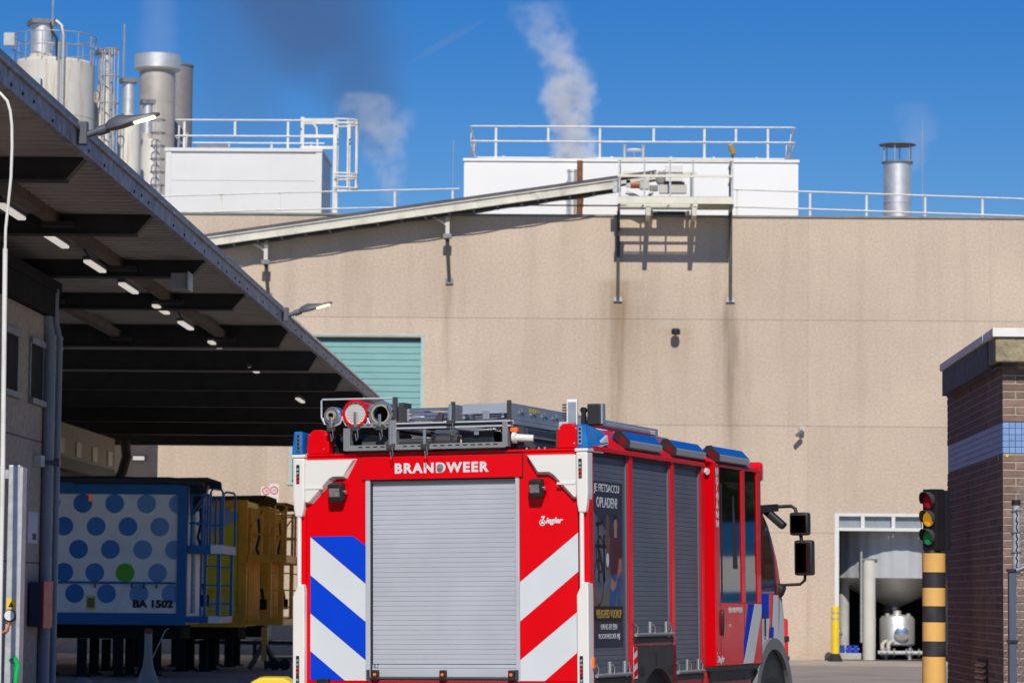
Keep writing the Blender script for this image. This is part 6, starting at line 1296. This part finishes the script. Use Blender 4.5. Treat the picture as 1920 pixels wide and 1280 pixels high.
CP(t2_, b0, 'tray', MB().prism([(-0.70, 2.863), (-0.06, 2.863), (-0.08, 2.93), (-0.44, 2.945), (-0.50, 2.99), (-0.62, 3.0), (-0.70, 2.95)], RV, UV, WV, VV, 0.06, 1.4), M('tray_grey', (0.08, 0.08, 0.078), 0.6), bevel=0.012)
CP(t2_, b0, 'roll', MB().cyl((-0.45, 0.03, 2.925), (-0.05, 0.03, 2.925), 0.03, 14), t_dgrey, smooth=40)
b0 = (-0.05, 0.2, 2.86); t3_ = cargo('hydraulic_tool', 'black cylindrical tool strapped in the right half of the rack', 'tool', b0)
CP(t3_, b0, 'barrel', MB().cyl((-0.02, 0.0, 2.93), (0.16, 0.0, 2.925), 0.042, 18), t_dgrey, smooth=40); CP(t3_, b0, 'grip', MB().prism([(-0.07, 2.87), (0.02, 2.87), (-0.02, 2.97), (-0.08, 3.01)], RV, UV, WV, VV, 0.0, 0.06), t_black, bevel=0.008)
CP(t3_, b0, 'head', MB().box(-0.05, 0.14, 0.02, 0.08, 2.985, 3.02), t_alu_l, bevel=0.006)
b0 = (0.75, 1.0, 2.845); ch_ = cargo('stowage_chest', 'long slate blue stowage chest beside the ladder on the engine roof', 'chest', b0)
CP(ch_, b0, 'chest_body', MB().box(0.47, 0.70, 0.12, 3.1, 2.847, 3.018), M('chest_slate', (0.05, 0.062, 0.085), 0.4, 0.2, var=0.1), bevel=0.008)
CP(ch_, b0, 'chest_ledge', MB().box(0.70, 0.712, 0.12, 3.1, 2.945, 2.96), t_rack)
CP(ch_, b0, 'chest_panel', MB().box(0.7005, 0.704, 0.75, 3.0, 2.965, 3.01), t_hose)
for k in range(4): CP(ch_, b0, 'chest_stud', MB().box(0.72 + 0.05 * k, 0.735 + 0.05 * k, 0.02, 0.05, 2.846, 2.862), t_chrome)
# ladder
b0 = (0.36, 0.0, 3.08); ldr = cargo('roof_ladder', 'aluminium extension ladder with yellow reflectors on the engine roof', 'ladder', b0)
for u in (0.125, 0.598):
    CP(ldr, b0, 'stile', MB().box(u - 0.014, u + 0.014, -0.02, 3.9, 3.085, 3.215), t_ladder, bevel=0.004)
    CP(ldr, b0, 'stile_cap', MB().box(u - 0.017, u + 0.017, -0.032, -0.0205, 3.08, 3.235), t_dgrey)
for u in (0.20, 0.53): CP(ldr, b0, 'inner_stile', MB().box(u - 0.012, u + 0.012, 0.01, 3.8, 3.10, 3.20), t_ladder, bevel=0.003)
for k in range(14): CP(ldr, b0, 'rung', MB().cyl((0.11, 0.18 + 0.27 * k, 3.15), (0.622, 0.18 + 0.27 * k, 3.15), 0.016, 10), t_chrome)
for k in range(13): CP(ldr, b0, 'rung_eye', MB().tube([(0.6135, 0.22 + 0.28 * k, 3.185), (0.618, 0.22 + 0.28 * k, 3.155), (0.618, 0.25 + 0.28 * k, 3.145), (0.6135, 0.275 + 0.28 * k, 3.155)], 0.0065, 6), t_chrome)
CP(ldr, b0, 'end_plate', MB().box(0.20, 0.585, -0.010, -0.004, 3.135, 3.215), M('plate_bright', (0.55, 0.60, 0.66), 0.3, 0.5), bevel=0.002)
CP(ldr, b0, 'end_catch', MB().box(0.375, 0.43, -0.03, -0.011, 3.09, 3.16), t_ladder, bevel=0.004)
for v in (0.42, 0.56): CP(ldr, b0, 'reflector', MB().box(0.6125, 0.6145, v, v + 0.10, 3.165, 3.195), t_yellow)
CP(ldr, b0, 'lower_stile', MB().box(0.60, 0.626, 0.0, 1.9, 3.045, 3.08), t_ladder, bevel=0.004)
b0 = (-0.1, 0.1, 3.08); ld2 = cargo('short_ladder', 'bright polished hook ladder section left of the long roof ladder', 'ladder', b0)
for u in (-0.30, 0.06): CP(ld2, b0, 'stile', MB().box(u - 0.012, u + 0.012, 0.05, 2.6, 3.09, 3.19), t_ladder, bevel=0.004)
CP(ld2, b0, 'end_bracket', MB().box(-0.345, -0.30, -0.02, 0.15, 3.082, 3.24), t_dgrey)
for w in (3.115, 3.15, 3.185): CP(ld2, b0, 'tube', MB().cyl((-0.30, 0.08, w), (0.09, 0.08, w), 0.014, 12), t_chrome, smooth=40)
for k in range(8): CP(ld2, b0, 'rung', MB().cyl((-0.30, 0.35 + 0.28 * k, 3.14), (0.06, 0.35 + 0.28 * k, 3.14), 0.014, 8), t_chrome)
CP(ld2, b0, 'hook', MB().prism([(-0.06, 3.082), (0.02, 3.082), (0.03, 3.14), (0.0, 3.16), (-0.03, 3.12)], RV, UV, WV, VV, -0.01, 0.03), t_dgrey, bevel=0.004)
b0 = (0.94, 0.5, 3.0); ms = cargo('light_mast', 'folded light mast with finned lamp heads on the engine roof', 'mast', b0)
CP(ms, b0, 'lamp_head', MB().obox((0.945, 0.50, 3.16), (1, 0.2, 0), (-0.2, 1, 0), WV, 0.045, 0.03, 0.105), t_white, bevel=0.012)
CP(ms, b0, 'lamp_glass', MB().obox((0.955, 0.465, 3.155), (1, 0.2, 0), (-0.2, 1, 0), WV, 0.032, 0.004, 0.085), t_ladder)
for k in range(7): CP(ms, b0, 'cooling_fin', MB().box(0.865, 0.90, 0.48, 0.54, 3.085 + 0.022 * k, 3.095 + 0.022 * k), t_dgrey)
CP(ms, b0, 'lamp_foot', MB().box(0.84, 0.93, 0.46, 0.55, 3.02, 3.085), t_alu_l, bevel=0.01)
CP(ms, b0, 'motor_box', MB().obox((1.10, 0.62, 3.145), (1, 0.1, 0), (-0.1, 1, 0), WV, 0.055, 0.06, 0.085), t_black, bevel=0.01)
CP(ms, b0, 'motor_lid', MB().obox((1.165, 0.62, 3.15), (1, 0.1, 0), (-0.1, 1, 0), WV, 0.008, 0.05, 0.082), t_ladder)
CP(ms, b0, 'tilt_joint', MB().cyl((1.015, 0.56, 3.18), (1.015, 0.60, 3.18), 0.025, 14).box(1.0, 1.03, 0.56, 0.60, 3.03, 3.16), t_black)
CP(ms, b0, 'mast_arm', MB().cyl((0.98, 0.6, 3.09), (0.98, 2.4, 3.09), 0.03, 12), t_rack, smooth=40)
b0 = (0.8, 2.0, 3.0); wb = cargo('roof_chest', 'white topped roof chest before the cab roof', 'chest', b0)
CP(wb, b0, 'chest', MB().box(0.66, 0.94, 1.9, 3.1, 2.835, 3.09), t_rack, bevel=0.01); CP(wb, b0, 'chest_lid', MB().box(0.65, 0.945, 1.89, 2.75, 3.092, 3.13), t_white, bevel=0.006)

# ================================================================ BEYOND THE RIGHT EDGE: what the cab windows and paint mirror
bark = M('bark', (0.07, 0.05, 0.035), 0.9); leaf = M('leaf_green', (0.055, 0.085, 0.022), 0.6, var=0.35, vs=1.5)
rng = random.Random(11)
mbt = MB(); mbt.cyl((0, 0, 0), (0.1, 0, 3.2), 0.22, 10, 0.13)
for a in (0.3, 1.6, 2.9, 4.2, 5.4): mbt.cyl((0.08, 0, 2.6), (0.1 + 1.5 * math.cos(a), 1.5 * math.sin(a), 5.0), 0.09, 6, 0.03)
trunk_me = mbt.mesh('trunk', bark, smooth=50)
mbl = MB(); cl = [(rng.uniform(-1.9, 1.9), rng.uniform(-1.9, 1.9), rng.uniform(3.2, 8.2), rng.uniform(0.7, 1.4)) for _ in range(26)]
for _ in range(2600):
    x, y, z, r = rng.choice(cl); d = Vector((rng.gauss(0, 1), rng.gauss(0, 1), rng.gauss(0, 1))).normalized() * r * rng.uniform(0.5, 1)
    c = Vector((x, y, z)) + d; a = Vector((rng.gauss(0, 1), rng.gauss(0, 1), rng.gauss(0, 1))).normalized(); b = a.orthogonal().normalized(); s = rng.uniform(0.12, 0.26)
    mbl.add([c - a * s, c + b * s * 0.6, c + a * s, c - b * s * 0.6], [(0, 1, 2, 3)])
crown_me = mbl.mesh('crown', leaf, fix=False)
for k in range(12):
    x = 19.0 + 4.0 * k; y = 74 + 3.0 * math.sin(k * 1.9)
    t = thing('yard_tree', 'leafy green tree in the row off the right edge, mirrored in the cab', 'tree', (x, y, 0), 'trees mirrored in the cab windows')
    o = share(t, 'trunk', trunk_me, (0, 0, 0)); o.rotation_euler.z = k * 1.3
    o = share(t, 'crown', crown_me, (0, 0, 0)); o.rotation_euler.z = k * 1.3; o.scale = (1 + 0.15 * math.sin(k), 1, 1 + 0.12 * math.cos(k * 2.3))
pt = thing('parked_lorry', 'blue and white lorry off the right edge, mirrored in the cab windows', 'lorry', (24, 60, 0))
part(pt, 'box_body', MB().box(15, 29, 59, 61.5, 1.0, 3.6), tw)
part(pt, 'upper_band', MB().box(15, 29, 58.98, 58.999, 2.9, 3.6), tb); part(pt, 'middle_band', MB().box(15, 29, 58.98, 58.999, 1.9, 2.15), tb); part(pt, 'chassis', MB().box(15, 29, 59.3, 61.2, 0.6, 0.99), black_steel)
part(pt, 'cab_shell', MB().box(29.3, 31.3, 59, 61.4, 0.7, 3.1), tb, bevel=0.12); part(pt, 'windscreen', MB().box(31.301, 31.32, 59.2, 61.2, 1.9, 2.8), black_p)
for x in (16.5, 17.9, 26.5, 30.4): part(pt, 'wheel', MB().cyl((x, 59.0, 0.5), (x, 59.35, 0.5), 0.5, 22), black_rubber, smooth=40)

# ================================================================ STEAM, SMOKE AND A VAPOUR TRAIL (real volumes)
def plume(name, label, cat, y, pts, dens, col, absorb, thick, nscale=0.55, thr=0.48, seed=0.0, aniso=0.2):
    """pts: (x, z, radius) along the rising centre line; the box round it holds a noisy volume"""
    zs = [p[1] for p in pts]; x0 = min(p[0] - p[2] for p in pts) - 0.3; x1 = max(p[0] + p[2] for p in pts) + 0.3
    z0, z1 = zs[0] - 0.05, zs[-1] + 0.05; ty_ = thick
    o = solo(name, label, cat, MB().box(x0, x1, y - ty_, y + ty_, z0, z1), None, ((x0 + x1) / 2, y, z0)); o['kind'] = 'stuff'
    m = bpy.data.materials.new(name + '_volume'); m.use_nodes = True; n, l = m.node_tree.nodes, m.node_tree.links
    n.remove(n['Principled BSDF']); v = n.new('ShaderNodeVolumePrincipled'); l.new(v.outputs[0], n['Material Output'].inputs['Volume'])
    v.inputs['Color'].default_value = (*col, 1); v.inputs['Anisotropy'].default_value = aniso; v.inputs['Density'].default_value = 0
    if absorb: v.inputs['Absorption Color'].default_value = (*absorb, 1)
    g = n.new('ShaderNodeNewGeometry'); sp = n.new('ShaderNodeSeparateXYZ'); l.new(g.outputs['Position'], sp.inputs[0])
    t = _ramp(n, l, sp.outputs[2], zs[0], zs[-1], 0, 1)
    def curve(vals):
        c = n.new('ShaderNodeFloatCurve'); cm = c.mapping; cv_ = cm.curves[0]; lo, hi = min(vals), max(vals); sp_ = (hi - lo) or 1
        while len(cv_.points) < len(vals): cv_.points.new(0.5, 0.5)
        for k, (q, val) in enumerate(zip(pts, vals)): cv_.points[k].location = ((q[1] - zs[0]) / (zs[-1] - zs[0]), (val - lo) / sp_)
        cm.update(); l.new(t, c.inputs['Value']); return _math(n, l, 'ADD', _math(n, l, 'MULTIPLY', c.outputs[0], sp_), lo)
    cx_ = curve([p[0] for p in pts]); rr = curve([p[2] for p in pts]); st_ = curve([p[3] for p in pts])
    mp = n.new('ShaderNodeMapping'); mp.inputs['Location'].default_value = (seed, seed * 0.7, 0); l.new(g.outputs['Position'], mp.inputs[0])
    wn_ = _noise(n, l, mp.outputs[0], nscale * 0.7, 2); wob = _math(n, l, 'MULTIPLY', _math(n, l, 'SUBTRACT', wn_, 0.5), 1.2)
    dx = _math(n, l, 'DIVIDE', _math(n, l, 'ADD', _math(n, l, 'SUBTRACT', sp.outputs[0], cx_), _math(n, l, 'MULTIPLY', wob, rr)), rr)
    dy = _math(n, l, 'DIVIDE', _math(n, l, 'SUBTRACT', sp.outputs[1], y), ty_)
    d2 = _math(n, l, 'ADD', _math(n, l, 'MULTIPLY', dx, dx), _math(n, l, 'MULTIPLY', dy, dy))
    core = _math(n, l, 'SUBTRACT', 1.0, d2, clamp=True)
    nz = _noise(n, l, mp.outputs[0], nscale * 2.2, 6, 0.6)
    f = _ramp(n, l, _math(n, l, 'ADD', nz, _math(n, l, 'MULTIPLY', core, 0.22)), thr, thr + 0.22, 0, 1)
    f = _math(n, l, 'MULTIPLY', _math(n, l, 'MULTIPLY', f, core), _math(n, l, 'MULTIPLY', st_, dens))
    l.new(f, v.inputs['Density']); o.data.materials.append(m); return o
plume('steam_plume', 'white steam column rising behind the long rooftop box', 'steam', 93.0,
      [(-0.95, 14.45, 0.75, 1.0), (-1.0, 15.6, 0.95, 1.0), (-1.2, 16.8, 1.05, 0.9), (-1.25, 17.6, 0.9, 0.6), (-1.8, 18.6, 1.0, 0.22), (-2.2, 19.6, 1.2, 0.08)], 2.4, (1, 1, 1), None, 0.9, 1.0, 0.54, 3.0, -0.3)
plume('steam_puff', 'ragged pale steam puff right of the caged ladder', 'steam', 100.0,
      [(-7.0, 14.4, 0.55, 0.2), (-7.1, 15.6, 0.8, 0.55), (-7.2, 16.6, 1.3, 0.7), (-7.6, 17.3, 1.5, 0.6), (-8.0, 18.0, 0.6, 0.1)], 1.05, (1, 1, 1), None, 0.8, 0.8, 0.56, 8.0, -0.3)
plume('dark_smoke', 'thin dark smoke drifting up over the smaller rooftop box', 'smoke', 104.0,
      [(-7.8, 16.5, 1.0, 0.15), (-8.4, 18.2, 1.9, 0.8), (-9.3, 20.0, 3.0, 1.0), (-10.0, 22.5, 4.2, 1.0)], 0.24, (0.2, 0.2, 0.25), None, 1.8, 0.30, 0.40, 15.0, 0.0)
plume('dark_smoke', 'fainter dark smoke veil beside the capped stack', 'smoke', 112.0,
      [(-12.8, 17.0, 0.8, 0.1), (-13.0, 19.0, 2.0, 0.55), (-12.5, 21.5, 3.4, 0.8), (-12.0, 24.0, 4.0, 0.9)], 0.13, (0.25, 0.25, 0.3), None, 1.8, 0.26, 0.42, 25.0, 0.0)
plume('steam_puff', 'faint steam wisp above the stainless flue', 'steam', 96.0,
      [(9.2, 14.9, 0.35, 0.4), (9.7, 15.6, 0.55, 0.6), (9.8, 16.4, 0.8, 0.5), (9.6, 17.1, 0.7, 0.15)], 0.35, (1, 1, 1), None, 0.6, 0.7, 0.48, 33.0, -0.3)
plume('steam_puff', 'faint pinkish steam rising over the capped stack', 'steam', 165.0,
      [(-24.6, 28.2, 1.0, 0.25), (-24.4, 30, 1.1, 0.7), (-24.2, 33, 1.3, 1.0), (-24.2, 36, 1.5, 1.0)], 0.09, (1.0, 0.9, 0.95), None, 1.0, 0.3, 0.40, 41.0, -0.3)

tc = Vector((-15.5, 300, 55.7))
def trail():
    ax = Vector((0.85, 0.1, 0.52)).normalized(); b = Vector((0, 1, 0)); c_ = ax.cross(b).normalized(); vs = []; fs = []; n, m = 12, 10
    for i in range(m + 1):
        t = -1 + 2 * i / m; r = max(0.02, (1 - t * t)) * 0.42
        for k in range(n): a = 2 * PI * k / n; vs.append(tc + ax * t * 4.9 + b * r * math.cos(a) + c_ * r * math.sin(a))
    fs = [(i * n + k, i * n + (k + 1) % n, (i + 1) * n + (k + 1) % n, (i + 1) * n + k) for i in range(m) for k in range(n)] + [tuple(range(n - 1, -1, -1)), tuple(m * n + k for k in range(n))]
    return MB().add(vs, fs)
vt = solo('vapour_trail', 'faint slanting vapour streak high in the blue sky', 'vapour trail', trail(), None, tc); vt['kind'] = 'stuff'
m = bpy.data.materials.new('trail_volume'); m.use_nodes = True; m.node_tree.nodes.remove(m.node_tree.nodes['Principled BSDF'])
v = m.node_tree.nodes.new('ShaderNodeVolumePrincipled'); v.inputs['Density'].default_value = 0.16; v.inputs['Anisotropy'].default_value = -0.2
m.node_tree.links.new(v.outputs[0], m.node_tree.nodes['Material Output'].inputs['Volume']); vt.data.materials.append(m)
